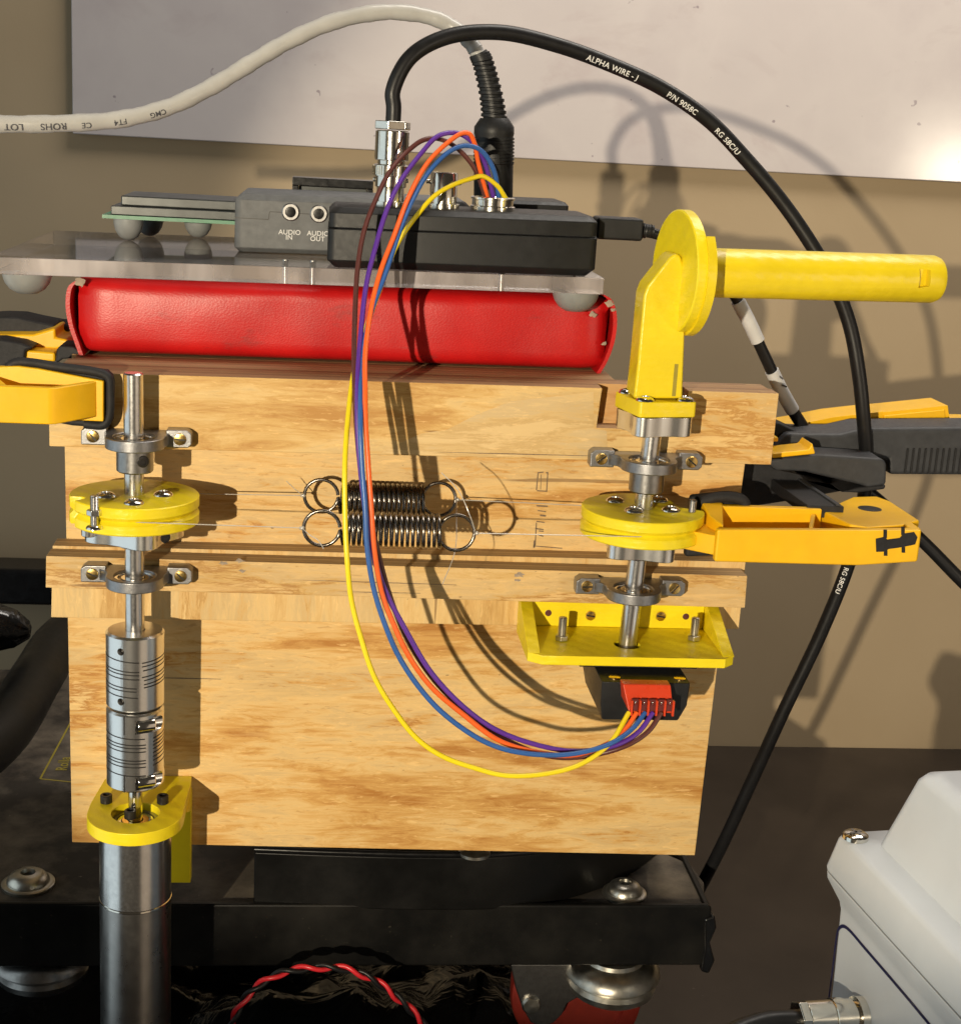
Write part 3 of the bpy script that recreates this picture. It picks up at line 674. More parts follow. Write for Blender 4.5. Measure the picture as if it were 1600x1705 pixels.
# ------------------------------------------------------------------ encoder tray, encoder
tr = thing('encoder_tray', 'bright yellow open tray bracket screwed under the ledge at right', 'bracket', (245, -12, 112))
TX0, TX1, TZ0 = 199.6, 289.6, 112.2
ex = RX(115)
MB().ringprism([(TX0, -55.5), (TX1, -55.5), (TX1, -12.3), (TX0, -12.3)], circle(ex, SY, 5.6, 48), (0, 0, 0), (1, 0, 0), (0, 1, 0), TZ0, TZ0 + 4.2).build('floor_plate', 'yellow_print', tr, bevel=.35)
MB().box(TX0 + 5.4, TX1 - 5.4, -16.2, -12.3, TZ0 + 4.3, 130.5).build('back_plate', 'yellow_print', tr, bevel=.3)
for x0 in (TX0, TX1 - 5.3):
    tri = [V(x0 + dx, y, z) for dx in (0, 5.3) for y, z in ((-12.3, TZ0 + 4.3), (-53.0, TZ0 + 4.3), (-50.5, TZ0 + 5.2), (-15.5, 130.4), (-12.3, 130.4))]
    MB().add(tri, [(0, 1, 2, 3, 4), (9, 8, 7, 6, 5), (0, 5, 6, 1), (1, 6, 7, 2), (2, 7, 8, 3), (3, 8, 9, 4), (4, 9, 5, 0)]).build('side_wall', 'yellow_print', tr, bevel=.3)
for px, py, full in ((983, 1025, 1), (1100, 1026, 1), (913, 1021, 0), (1142, 1027, 0)):
    q = at(px, py, -16.4)
    if full: slotted_screw('brass', tr, (q.x, -16.3, q.z), (0, -1, 0), 2.3, 1.4, 'wood_screw')
    else: MB().lathe([(1.5, .1), (1.4, .14), (.05, .14)], (q.x, -16.2, q.z), (0, -1, 0), 16).build('screw_hole', 'wire_brown', tr, smooth=0)
for px in (935, 1155):
    q = atz(px, 1066, TZ0 + 4.2)
    bolt_nut(tr, (q.x, q.y, TZ0 + 4.3), 10.5, .05, 1.9, 'zinc')
    MB().lathe([(2.4, 0), (2.9, .4), (2.9, 2.6), (2.6, 3)], (q.x, q.y, TZ0 - 3.3), (0, 0, 1), 20).build('bolt_head', 'black_oxide', tr)
en = thing('encoder', 'black boxy rotary encoder under the yellow tray', 'encoder', (ex, -45, 92))
EX0, EX1 = 229.5, 267.4
MB().box(EX0 - 7, EX1 + 7, -50, -20, 109.6, 112.1).build('flange', 'black_plastic', en, bevel=.4)
MB().loft([[V(x, y, z) for x, y in rrect(EX0 + a, EX1 - a * 2, -67 + f_, -20 - a, 1.0, 2)] for z, a, f_ in ((91.8, 1.6, 1.6), (99, .2, .2), (109.4, 0, 0))]).build('body', 'black_plastic', en, bevel=.4)
for px in (1013, 1118):
    q = atz(px, 1108, 109.5); MB().lathe([(2.6, -.3), (2.6, .3), (2.0, .5), (.05, .5)], (q.x, -61.5, 109.45), (0, 0, 1), 20).build('brass_screw', 'brass', en)
cn = thing('wire_connector', 'orange red five-way plug on the front of the encoder', 'connector', (250, -66, 93))
CY0, CY1 = -62.2, -73
cb = [at(1035, 1136, -71), at(1118, 1145, -71), at(1118, 1186, -77), at(1048, 1186, -77)]
cx0, cx1, cz1, cz0 = cb[0].x, cb[1].x, cb[0].z, cb[2].z
MB().hexa([(cx0 + 2.5, -78.5, cz0), (cx1, -78.5, cz0), (cx1, -67.3, cz0 + 3), (cx0 + 1, -67.3, cz0 + 3), (cx0, -73.5, cz1), (cx1 - 1, -73.5, cz1), (cx1 - 1, -67.3, cz1), (cx0, -67.3, cz1)]).build('shell', 'red_plastic', cn, bevel=.5)
pin_x = [lerp(cx0 + 4.6, cx1 - 2.2, k / 4) for k in range(5)]
for x in pin_x:
    MB().box(x - 1.25, x + 1.25, -79.2, -78.0, cz0 + 1.2, cz0 + 6.2).build('wire_slot', 'case_lining', cn, smooth=0)
    MB().lathe([(.8, -.5), (.7, .4), (.2, .9), (.05, .9)], (x, -79.3, cz0 + 4.6), (0, -1, 0), 12).build('contact', 'chrome', cn)
for k in range(6):
    x = lerp(cx0 + 3.2, cx1 - .7, k / 5) - .05
    MB().box(x - .45, x + .45, -80.4, -78.2, cz0 - .6, cz0 + 6.0).build('rib', 'red_plastic', cn, bevel=.15)

# ------------------------------------------------------------------ red case and acrylic plate
rc = thing('red_case', 'puffy red leather case lying on top of the plywood', 'case', (120, 70, 225.8))
CY_, CD = 17.0, 112
loops = []
NX = 44
for i in range(NX + 1):
    s_ = i / NX; x = lerp(2.0, 236.5, s_)
    zt = lerp(260.0, 262.2, s_); zb = lerp(225.2, 226.6, s_)
    e = min(s_, 1 - s_) * 2; pin = max(0, 1 - e / .09) ** 2
    hh = (zt - zb) / 2; zc = (zt + zb) / 2; loop = []
    for k in range(44):
        a = 2 * math.pi * k / 44; c, s2 = math.cos(a), math.sin(a); ex_ = .34
        yy = CY_ + CD / 2 + (CD / 2 - 4 * pin) * math.copysign(abs(c) ** .22, c)
        zz = zc + (hh - 1.2 * pin) * math.copysign(abs(s2) ** ex_, s2)
        w = mnoise.noise(V(x * .02, yy * .03, zz * .06)) * 1.3 + mnoise.noise(V(x * .07, 5, zz * .15)) * .5 * (1 + 2 * pin)
        if c < 0: yy -= w * .9 * abs(c)
        loop.append(V(x + (1.5 * pin * mnoise.noise(V(zz * .2, 3, i))), yy, zz))
    loops.append(loop)
MB().loft(loops).build('body', 'red_leather', rc, smooth=60)
def flap(pts, sgn):
    # curled end flap: a bowed sheet of leather standing off the end of the case
    mb = MB(); P = spline([at(x, y, CY_ - 1) for x, y in pts], 5); n = len(P); vs = []
    for i, p in enumerate(P):
        t = i / (n - 1); bow = math.sin(math.pi * t)
        for dy, dx in ((0, 0), (60, 0), (100, 0)):
            for th in (0, 1.8): vs.append(p + V(-sgn * th, dy, 0))
    fs = []
    for i in range(n - 1):
        b, c = i * 6, i * 6 + 6
        for a_, b_ in ((0, 2), (2, 4)): fs += [(b + a_, b + b_, c + b_, c + a_), (b + a_ + 1, c + a_ + 1, c + b_ + 1, b + b_ + 1)]
        fs += [(b, c, c + 1, b + 1), (b + 4, b + 5, c + 5, c + 4)]
    fs += [(0, 1, 3, 2), (2, 3, 5, 4), ((n - 1) * 6, (n - 1) * 6 + 2, (n - 1) * 6 + 3, (n - 1) * 6 + 1), ((n - 1) * 6 + 2, (n - 1) * 6 + 4, (n - 1) * 6 + 5, (n - 1) * 6 + 3)]
    mb.add(vs, fs); return mb.build('end_flap', 'red_leather', rc, smooth=60)
flap([(128, 466), (114, 476), (109, 505), (114, 540), (124, 570), (132, 592)], -1)
flap([(1000, 488), (1018, 498), (1027, 525), (1024, 565), (1012, 600), (998, 624)], 1)
for px, py, r in ((133, 470, 2.6), (1014, 506, 2.2), (1021, 516, 1.3), (1006, 572, 1.4), (987, 523, 1.8)):   # worn corners: bare board shows
    q = at(px, py, CY_ - 1.6)
    vs = []; n = 11
    for k in range(n):
        a = 2 * math.pi * k / n; rr = r * random.uniform(.55, 1.15); vs.append(q + V(rr * math.cos(a), random.uniform(-.2, .2), rr * .8 * math.sin(a)))
    MB().add(vs + [q + V(0, -.5, 0)], [(k, (k + 1) % n, n) for k in range(n)]).build('worn_spot', 'dust_board', rc)

ap = thing('acrylic_plate', 'thick clear acrylic plate carrying the boxes, on the red case', 'plate', (100, 70, 262))
def pz(x): return 268.4 + .0118 * (x + 26)
PX0, PX1, PY0, PY1, PT = -31.0, 229.6, -2.0, 152.0, 7.2
hx = lambda z0, z1: [V(PX0, PY0, pz(PX0) + z0), V(PX1, PY0, pz(PX1) + z0), V(PX1, PY1, pz(PX1) + z0), V(PX0, PY1, pz(PX0) + z0), V(PX0, PY0, pz(PX0) + z1), V(PX1, PY0, pz(PX1) + z1), V(PX1, PY1, pz(PX1) + z1), V(PX0, PY1, pz(PX0) + z1)]
sh_ = MB().hexa(hx(-PT, 0)); sh_.m = [0, 0, 1, 1, 1, 1]
sh_.build('sheet', ['acrylic', 'acrylic_edge'], ap, bevel=.35, smooth=0)
for px, py, y in ((958, 493, 9), (45, 453, 9)):
    q = at(px, py, y); z = pz(q.x) - PT - .05
    MB().lathe([(10.4, 0), (10.2, -1.5), (9.3, -4.2), (7.4, -6.8), (4.4, -8.6), (.1, -9.2)], (q.x, q.y, z), (0, 0, 1), 40).build('rubber_foot', 'grey_rubber', ap)
for px in (472, 519, 845):
    q = at(px, 470, 6); z = pz(q.x)
    MB().lathe([(1.4, -PT - .1), (1.4, .2)], (q.x, 30, z), (0, 0, 1), 14).build('plate_screw', 'steel', ap)

# ------------------------------------------------------------------ boxes on the plate
def chamfer_box(x0, x1, y0, y1, z0, z1, c_top, c_bot, r=3):
    lv = [(z0, c_bot), (z0 + c_bot, 0), (z1 - c_top, 0), (z1, c_top)]
    return MB().loft([[V(x, y, z + .0118 * (x - x0)) for x, y in rrect(x0 + d, x1 - d, y0 + d, y1 - d, r, 3)] for z, d in lv])
ib = thing('interface_box', 'small black plastic box with round metal sockets on top, nearest the front', 'box', (167, 24, 271))
BZ = pz(110) + .3
chamfer_box(109.6, 225.6, -2.8, 46, BZ, BZ + 16.6, 0, 3.2, 3.5).build('lower_shell', 'black_plastic', ib, bevel=.5)
chamfer_box(109.9, 225.3, -2.5, 45.6, BZ + 16.9, BZ + 25.6, 2.4, 0, 3.5).build('upper_shell', 'black_plastic', ib, bevel=.5)
TZt = lambda x: BZ + 25.6 + .0118 * (x - 109.6)
def bnc_jack(parent, x, y, z, h=15.5, name='bnc_socket'):
    j = MB().lathe([(7.4, 0), (7.4, 2.2), (6.0, 2.3), (6.0, h - .4), (5.7, h), (4.6, h), (4.5, h - 8), (.1, h - 8)], (x, y, z), (0, 0, 1), 40, cap=False).build(name, 'nickel', parent)
    for sx in (-1, 1):
        MB().lathe([(1.0, 0), (1.0, 1.6), (.7, 1.9), (.05, 1.9)], (x + sx * 5.8, y, z + h - 4.2), (sx, 0, 0), 14).build('lug', 'nickel', j)
    return j
B1 = at(649, 341, 20); B2 = at(737, 344, 20); B3 = at(820, 347, 20)
bnc_jack(ib, B1.x, 20, TZt(B1.x) - .1); bnc_jack(ib, B2.x, 20, TZt(B2.x) - .1)
rs = MB().lathe([(9.9, 0), (9.9, 1.8), (9.2, 2.2), (9.2, 4.6), (9.8, 4.8), (9.8, 5.6), (9.2, 5.9), (8.2, 5.9), (8.1, 2.5), (.1, 2.5)], (B3.x, 20, TZt(B3.x) - .1), (0, 0, 1), 48, cap=False).build('round_socket', 'nickel', ib)
ab = thing('audio_box', 'grey plastic box with two audio jacks behind the black box', 'box', (115, 95, 271))
AZ0 = pz(67) + .3; AY0 = 60
chamfer_box(66.6, 176, AY0, 128, AZ0, AZ0 + 26.5, 2.6, 2.0, 3.5).build('shell', 'dark_plastic', ab, bevel=.5)
for (px0, py0), (px1, py1) in (((391, 362), (447, 365)), ((447, 365), (449, 352)), ((449, 352), (470, 353)), ((500, 355), (516, 356))):
    a_, b_ = at(px0, py0, AY0 - .05), at(px1, py1, AY0 - .05); d = (b_ - a_).normalized(); n = V(-d.z, 0, d.x) * .18
    MB().add([a_ + n, a_ - n, b_ - n, b_ + n], [(0, 1, 2, 3)]).build('seam', 'black_oxide', ab, smooth=0)
for px, py in ((484, 352.5), (531, 355.5)):
    q = at(px, py, AY0)
    j = MB().lathe([(4.1, -.3), (4.1, .6), (3.6, 1.0), (2.5, 1.0), (2.4, -.2)], (q.x, AY0, q.z), (0, -1, 0), 28, cap=False).build('jack', 'steel_dark', ab)
    MB().lathe([(2.4, .12), (1.6, .2), (.05, .2)], (q.x, AY0, q.z), (0, -1, 0), 20).build('jack_hole', 'black_gloss', j)
TX = V(1, 0, .0118).normalized(); TU = V(0, 0, 1)
for body, px, py in (('AUDIO', 482, 390), ('IN', 481, 398.5), ('AUDIO', 529.5, 392), ('OUT', 528.5, 401)):
    q = at(px, py, AY0 - .08); text_flat(body, 3.1, q, TX, TU).build('lettering', 'print_white', ab, smooth=0)
rb = thing('rear_box', 'low black box at the back of the plate, under the tall plug', 'box', (195, 80, 272))
q = at(948, 337, 62)
chamfer_box(150 + 30, q.x, 62, 104, pz(180) + .3, q.z - .0118 * (q.x - 180), 1.6, 1.0, 2).build('shell', 'black_plastic', rb, bevel=.4)
for px in (882, 706): 
    pass
q0, q1 = at(487, 294, 134), at(622, 294, 134); qz = pz(100) + .3
fr = thing('display_module', 'black framed module standing up behind the grey audio box', 'module', ((q0.x + q1.x) / 2, 140, qz))
MB().box(q0.x, q1.x, 133, 150, q0.z - 4.0, q0.z).build('top_bar', 'black_gloss', fr, bevel=.3)
for x0 in (q0.x, q1.x - 3): MB().box(x0, x0 + 3, 133.2, 149.8, qz, q0.z - 4.1).build('post', 'black_gloss', fr, bevel=.3)
MB().box(q0.x + 3.2, q1.x - 3.2, 139, 148, qz, q0.z - 4.4).build('inset_panel', 'lcd_metal', fr, bevel=.3)
pc = thing('circuit_board', 'green circuit board with metal display stack on round grey feet, at left', 'circuit board', (40, 120, 271))
a0 = at(170, 356, 100); 
PBz = a0.z
bx = lambda x0, x1, y0, y1, z0, z1: MB().hexa([V(x, y, z + .0 * (x - a0.x)) for z in (z0, z1) for x, y in ((x0, y0), (x1, y0), (x1, y1), (x0, y1))])
bx(a0.x, 84, 100, 150, PBz - 1.9, PBz - .2).build('board', 'pcb', pc, smooth=0)
bx(a0.x + 4, 84, 101, 149, PBz - .1, PBz + 4.2).build('carrier', 'lcd_metal', pc, bevel=.5)
bx(a0.x + 8.5, 84, 103, 149, PBz + 4.3, PBz + 9.2).build('display', 'lcd_metal', pc, bevel=.8)
for px, py, y in ((214, 366, 106), (249, 364, 138), (330, 362, 138)):
    q = at(px, py, y); h = PBz - 1.95 - (pz(q.x) + .1)
    MB().lathe([(7.2, 0), (7.1, -h * .25), (6.3, -h * .55), (4.6, -h * .82), (2.2, -h * .97), (.1, -h)], (q.x, y, PBz - 1.95), (0, 0, 1), 32).build('rubber_foot', 'grey_rubber', pc)

# ------------------------------------------------------------------ plugs and cables
bp = thing('coax_plug', 'nickel plated coax plug on the left socket of the black box', 'plug', (B1.x, 20, TZt(B1.x) + 9))
zb = TZt(B1.x) + 8.2
pf = [(6.3, 0), (7.1, .2), (7.1, 4.0), (6.4, 4.4)]
MB().lathe([(6.4, 0), (6.9, .3), (6.9, 4.6), (7.7, 4.8)] + [(7.7, 5), (7.7, 9.2), (7.2, 9.6), (6.0, 9.8), (6.0, 11.4)], (B1.x, 20, zb), (0, 0, 1), 40).build('bayonet_ring', 'nickel', bp)
for k in range(44):
    a = 2 * math.pi * k / 44
    if math.sin(a) > .25: continue
    MB().box(-.24, .24, -.25, .25, 0, 4).build('knurl', 'nickel', bp, smooth=0) if False else None
kn = MB()
for k in range(40):
    a = 2 * math.pi * k / 40; c = V(B1.x + 7.75 * math.cos(a), 20 + 7.75 * math.sin(a), zb + 5.2); d = V(math.cos(a), math.sin(a), 0); t_ = V(-d.y, d.x, 0)
    kn.hexa([c + d * i + t_ * j + V(0, 0, z) for z in (0, 3.8) for i, j in ((-.2, -.3), (.35, -.3), (.35, .3), (-.2, .3))])
kn.build('knurling', 'nickel', bp, smooth=0, kind='stuff')
MB().lathe([(6.6, 0), (7.4, .4), (7.4, 12.2), (6.9, 12.6), (6.4, 12.7)], (B1.x, 20, zb + 11.3), (0, 0, 1), 40).build('body', 'nickel', bp)
hx6 = [(8.0 * math.cos(math.radians(60 * k + 12)), 8.0 * math.sin(math.radians(60 * k + 12))) for k in range(6)]
MB().prism(hx6, (B1.x, 20, zb + 24.4), (1, 0, 0), (0, 1, 0), 0, 3.6).build('hex_nut', 'nickel', bp, bevel=.5)

def cable(name, label, pts, r, mat, cat='cable', n=6, sides=40, rr=None):
    P = spline(pts, n); 
    rads = r if rr is None else [lerp(rr[0], rr[1], i / (len(P) - 1)) for i in range(len(P))]
    return P, tag(MB().tube(P, rads, sides).build(name, mat, None, smooth=60), label, cat)
nutz = zb + 28
cp = [V(B1.x, 20, nutz - 2), V(B1.x, 20, nutz + 6)] + [at(x, y, Y) for x, y, Y in ((654, 152, 20), (682, 96, 22), (740, 62, 26), (830, 53, 30), (930, 75, 34), (1020, 108, 36), (1100, 145, 38), (1180, 200, 40), (1240, 262, 40), (1300, 333, 38), (1350, 405, 35), (1390, 475, 32), (1415, 542, 30), (1430, 622, 28), (1438, 700, 28), (1442, 770, 32), (1434, 860, 42), (1412, 942, 48), (1368, 1052, 52), (1304, 1186, 56), (1252, 1300, 62), (1202, 1408, 70), (1166, 1478, 80), (1140, 1530, 100))]
CR = 3.35
CP, co = cable('coax_cable', 'thick black printed coax cable arching from the nickel plug down the right side', cp, CR, 'coax_black', n=16)
cum = [0]
for i in range(1, len(CP)): cum.append(cum[-1] + (CP[i] - CP[i - 1]).length)
def s_near(px, py):
    best = min(range(len(CP)), key=lambda i: (lambda q: (CX + F * (q @ RIGHT) / (q @ FWD) - px) ** 2 + (CY + F * (q @ DOWN) / (q @ FWD) - py) ** 2)(CP[i] - CAM)); return cum[best]
def vside(px, py, Y): return -ray(px, py)
for body, a_, sd, sz in (('ALPHA WIRE - J', (975, 92), (1040, 115), 3.5), ('P/N 9058C', (1108, 152), (1150, 180), 3.5), ('RG 58C/U', (1192, 213), (1220, 240), 3.5)):
    sdv = -ray(*sd) + DOWN * .25 - RIGHT * .1
    text_on_tube(body, sz, CP, CR, s_near(*a_), sdv).build('cable_print', 'print_white', co, smooth=0)
text_on_tube('RG 58C/U', 3.3, CP, CR, s_near(1411, 944), -ray(1400, 970) - RIGHT * .1).build('cable_print', 'print_white', co, smooth=0)
sA = s_near(1219, 1372)
MB().add([CP[0]], []) if False else None

# black round plug with spiral boot, grey cable
dp = thing('round_plug', 'tall black ribbed plug with spiral strain relief at the back', 'plug', (at(822, 330, 64).x, 66, 298))
d0, d1 = at(821, 338, 66), at(823, 196, 66)
dv = (d1 - d0); dl = dv.length
prof = [(8.9, 0), (9.2, 1), (9.2, dl * .46)]
for k in range(8): prof += [(9.55, dl * .47 + k * 1.55), (9.55, dl * .47 + k * 1.55 + .9), (9.0, dl * .47 + k * 1.55 + 1.0), (9.0, dl * .47 + k * 1.55 + 1.5)]
prof += [(9.4, dl * .82), (9.3, dl * .9), (6.6, dl), (.1, dl)]
MB().lathe(prof, d0, dv, 44, cap=False).build('barrel', 'black_plastic', dp)
bpts = spline([d1, at(819, 165, 66), at(811, 128, 66), at(803, 100, 66), at(797, 88, 66)], 10)
MB().tube(bpts, [lerp(5.2, 4.0, i / (len(bpts) - 1)) for i in range(len(bpts))], 20).build('boot_core', 'black_plastic', dp, smooth=60)
for k in range(1, len(bpts) - 1, 3):
    tg = (bpts[k + 1] - bpts[k - 1]).normalized(); r = lerp(6.2, 4.7, k / len(bpts)); tilt = (tg + V(.25, 0, 0)).normalized()
    MB().lathe([(r - 1, -.95), (r, -.6), (r, .6), (r - 1, .95)], bpts[k], tilt, 24).build('boot_rib', 'black_plastic', dp)
gp_ = [at(x, y, Y) for x, y, Y in ((799, 96, 66), (789, 78, 66), (770, 57, 66), (730, 32, 66), (650, 19, 64), (560, 34, 60), (480, 68, 56), (420, 103, 52), (350, 145, 48), (280, 178, 42), (200, 198, 36), (100, 205, 30), (0, 206, 26), (-80, 204, 24), (-200, 200, 24))]
GP = spline(gp_, 10); gr_r = []
for i in range(len(GP)): gr_r.append(lerp(3.5, 3.75, i / len(GP)) + .16 * math.sin(i * .9) + .1 * math.sin(i * 2.3 + 1))
gc = tag(MB().tube(GP, gr_r, 40).build('grey_cable', 'cable_grey', None, smooth=70), 'lumpy light grey cable arching from the black plug to the left', 'cable')
CPs, cums = CP, cum
CP = GP; cum = [0]
for i in range(1, len(CP)): cum.append(cum[-1] + (CP[i] - CP[i - 1]).length)
for body, a_, sd, sz in (('LOT', (38, 206), (20, 206), 4.0), ('ROHS', (110, 205), (85, 205), 4.0), ('CE', (147, 203), (140, 203), 3.4), ('FT4', (205, 197), (190, 197), 3.4), ('CMG', (270, 180), (250, 186), 3.2)):
    text_on_tube(body, sz, CP, 3.9, s_near(*a_), -ray(*sd) + DOWN * .45).build('cable_print', 'print_dark', gc, smooth=0)
CP, cum = CPs, cums

# usb plug and its cable with two paper sleeves
up_ = thing('usb_plug', 'flat black moulded plug in the right end of the black box', 'plug', at(1040, 382, 24))
q0, q1 = at(996, 360, 20), at(1066, 401, 20)
MB().box(q0.x - 1, q1.x, 15, 30, q1.z + .2, q0.z).build('moulding', 'black_plastic', up_, bevel=1.2)
for k in range(4):
    q = at(1069 + k * 5, 384, 22); MB().lathe([(3.0, -.5), (3.6 - .3 * k, 0), (3.6 - .3 * k, .6), (2.8, .9)], q, (1, 0, -.15), 20).build('boot_rib', 'black_plastic', up_)
ucp = [at(x, y, Y) for x, y, Y in ((1064, 384, 22), (1095, 390, 24), (1150, 412, 30), (1205, 465, 36), (1240, 522, 40), (1272, 590, 44), (1302, 652, 48), (1334, 706, 54), (1385, 775, 64), (1450, 822, 64), (1540, 905, 60), (1602, 968, 56), (1700, 1060, 54))]
UP, uc = cable('usb_cable', 'black cable with two pale paper sleeves passing behind the crank grip', ucp, 2.8, 'coax_black', n=8, rr=(2.3, 3.4))
def sleeve(px0, px1, r, name='paper_sleeve'):
    pr_ = lambda q: CX + F * ((q - CAM) @ RIGHT) / ((q - CAM) @ FWD)
    seg = [p for p in UP if px0 <= pr_(p) <= px1]; 
    ext = [seg[0] + (seg[0] - seg[1]).normalized() * .1] + seg
    return seg, MB().tube(seg, r, 18).build(name, 'label_white', uc, smooth=60)
UP = spline(ucp, 30)
seg1, s1 = sleeve(1228, 1262, 3.35); seg2, s2 = sleeve(1284, 1320, 3.4)
for (x0, y0, x1, y1) in ((1297, 626, 1304, 631), (1302, 641, 1310, 644)):
    a_, b_ = at(x0, y0, 43.2), at(x1, y1, 43.2); d = (b_ - a_).normalized(); n = V(-d.z, 0, d.x) * .4
    MB().add([a_ + n, a_ - n, b_ - n, b_ + n], [(0, 1, 2, 3)]).build('ink_mark', 'print_dark', s2, smooth=0)

# ------------------------------------------------------------------ the five signal wires
WIR = {
 'brown': [(809, 330), (790, 280), (757, 243), (728, 231), (704, 234), (681, 249), (652, 280), (625, 330), (607, 383), (596, 444), (591, 520), (590, 600), (593, 700), (599, 770), (613, 851), (625, 897), (644, 981), (676, 1059), (718, 1126), (771, 1182), (841, 1231), (912, 1259), (970, 1261), (1040, 1243), (1080, 1218), (1101, 1187)],
 'purple': [(822, 328), (806, 268), (790, 240), (769, 224), (751, 221), (728, 227), (699, 256), (666, 303), (643, 353), (625, 412), (610, 474), (600, 560), (596, 640), (596, 735), (606, 823), (618, 911), (641, 981), (673, 1048), (718, 1119), (771, 1176), (824, 1214), (877, 1236), (950, 1250), (1020, 1243), (1062, 1220), (1087, 1187)],
 'orange': [(812, 330), (796, 268), (790, 239), (781, 222), (769, 221), (746, 236), (713, 271), (681, 327), (655, 392), (634, 450), (620, 510), (608, 590), (607, 650), (609, 700), (613, 770), (618, 841), (624, 920), (637, 988), (651, 1034), (680, 1090), (718, 1143), (771, 1192), (827, 1231), (877, 1249), (950, 1257), (1010, 1240), (1042, 1214), (1060, 1187)],
 'blue': [(831, 330), (822, 283), (804, 253), (787, 243), (769, 242), (746, 253), (716, 283), (690, 327), (666, 380), (640, 456), (618, 525), (604, 600), (600, 700), (602, 770), (607, 848), (613, 911), (623, 981), (641, 1041), (665, 1097), (701, 1150), (743, 1192), (806, 1235), (859, 1250), (945, 1258), (1012, 1240), (1052, 1214), (1074, 1187)],
 'yellow': [(842, 330), (828, 309), (804, 293), (787, 296), (751, 309), (722, 327), (693, 359), (666, 397), (649, 433), (635, 475), (610, 545), (588, 625), (579, 700), (574, 770), (574, 858), (578, 929), (586, 999), (600, 1062), (623, 1126), (655, 1182), (694, 1228), (736, 1259), (789, 1280), (841, 1291), (912, 1289), (970, 1272), (1015, 1238), (1047, 1187)],
}
PROF = [(0, 20), (.05, 14), (.12, 2), (.2, -22), (.3, -50), (.4, -78), (.5, -88), (.7, -92), (.85, -94), (.95, -90), (1, -79.5)]
OFF = {'brown': 6, 'purple': 3.2, 'orange': -.4, 'blue': -3.5, 'yellow': -8}
DESC = {'brown': 'brown', 'purple': 'purple', 'orange': 'orange', 'blue': 'blue', 'yellow': 'yellow'}
for k, (nm, px) in enumerate(WIR.items()):
    L = [0]
    for i in range(1, len(px)): L.append(L[-1] + math.dist(px[i], px[i - 1]))
    pts = []
    for i, (x, y) in enumerate(px):
        s_ = L[i] / L[-1]; j = max(q for q in range(len(PROF)) if PROF[q][0] <= s_); j = min(j, len(PROF) - 2)
        Y = lerp(PROF[j][1], PROF[j + 1][1], (s_ - PROF[j][0]) / (PROF[j + 1][0] - PROF[j][0]))
        w = min(1, s_ / .2, (1 - s_) / .12); pts.append(at(x, y, Y + OFF[nm] * w) + V(mnoise.noise(V(s_ * 19, k, 0)), mnoise.noise(V(s_ * 15, k, 5)) * 1.5, mnoise.noise(V(s_ * 17, k, 9))) * .9 * w)
    P = spline(pts, 7)
    tag(MB().tube(P, 1.05, 10).build('signal_wire', 'wire_' + nm, None, smooth=70), 'thin %s wire looping from the black box down to the encoder plug' % nm, 'wire', 'thin signal wires')

# ------------------------------------------------------------------ springs and clear line
def spring(label, Y, cx0, cx1, ncoil, lc, rc_, yline):
    """coil between photo columns cx0..cx1 at depth Y; lc, rc_ = loop centres (px), end loops face the viewer"""
    z = yline; X0, X1 = at(cx0, 880, Y).x, at(cx1, 880, Y).x
    R, r = 6.6, .78; pts = []
    Lc, Rc = at(*lc, Y), at(*rc_, Y); RL = 7.3
    # left loop, drawn as a ring entered from the coil
    for k in range(0, 27): a = math.radians(6 + 352 * k / 26); pts.append(V(Lc.x + RL * math.cos(a) , Y + .6 * math.sin(a * .5), Lc.z + RL * math.sin(a)))
    steps = ncoil * 20
    for k in range(steps + 1):
        t = k / steps; a = 2 * math.pi * ncoil * t - math.pi / 2
        pts.append(V(lerp(X0, X1, t), Y + R * math.cos(a), z + R * math.sin(a)))
    for k in range(0, 27): a = math.radians(186 + 352 * k / 26); pts.append(V(Rc.x + RL * math.cos(a), Y + .6 * math.sin(a), Rc.z + RL * math.sin(a)))
    return tag(MB().tube(pts, r, 8).build('extension_spring', 'spring_wire', None, smooth=80), label, 'spring', 'dark extension springs'), Lc, Rc
ZL = 172.0
_, l1, r1 = spring('upper dark coil spring, the one nearer the plywood', -14, 566, 704, 17, (535, 826), (731, 831), 172.0)
_, l2, r2 = spring('lower dark coil spring, the one nearer the viewer', -64, 572, 733, 18, (536, 880), (760, 887), 172.0)
def line(label, pts, tails):
    t_ = thing('clear_line', label, 'line', pts[0], 'clear lines')
    MB().tube(pts, .22, 6).build('strand', 'clear_line', t_)
    for p, q in tails:
        MB().tube(spline(q, 8), .2, 6).build('loose_end', 'clear_line', t_)
        MB().lathe([(.05, -1.3), (.8, -.8), (.75, 0), (.95, .7), (.05, 1.3)], p, (1, 0, .2), 10).build('knot', 'clear_line', t_)
def half(x, sgn, yf):      # wrap round the pulley groove
    R = 24.3; return [V(x + sgn * R * math.sin(math.radians(a)), SY + (yf) * R * math.cos(math.radians(a)), ZL) for a in range(0, 171, 10)]
k1 = V(l1.x - 7.9, -14, l1.z); k2 = V(l2.x - 7.9, -64, l2.z); k3 = V(r1.x + 7.9, -14, r1.z); k4 = V(r2.x + 7.9, -64, r2.z)
line('clear fishing line from the left pulley to the upper spring', half(LX, -1, 1)[::-1] + [V(LX, -14.7, ZL), k1 + V(-1, 0, 0)], [(k1, [k1, at(492, 815, -16), at(477, 801, -18)])])
line('clear fishing line from the left pulley to the lower spring', half(LX, -1, -1)[::-1] + [V(LX, -63.3, ZL), k2 + V(-1, 0, 0)], [(k2, [k2, at(515, 890, -70), at(530, 900, -72), at(539, 914, -73)])])
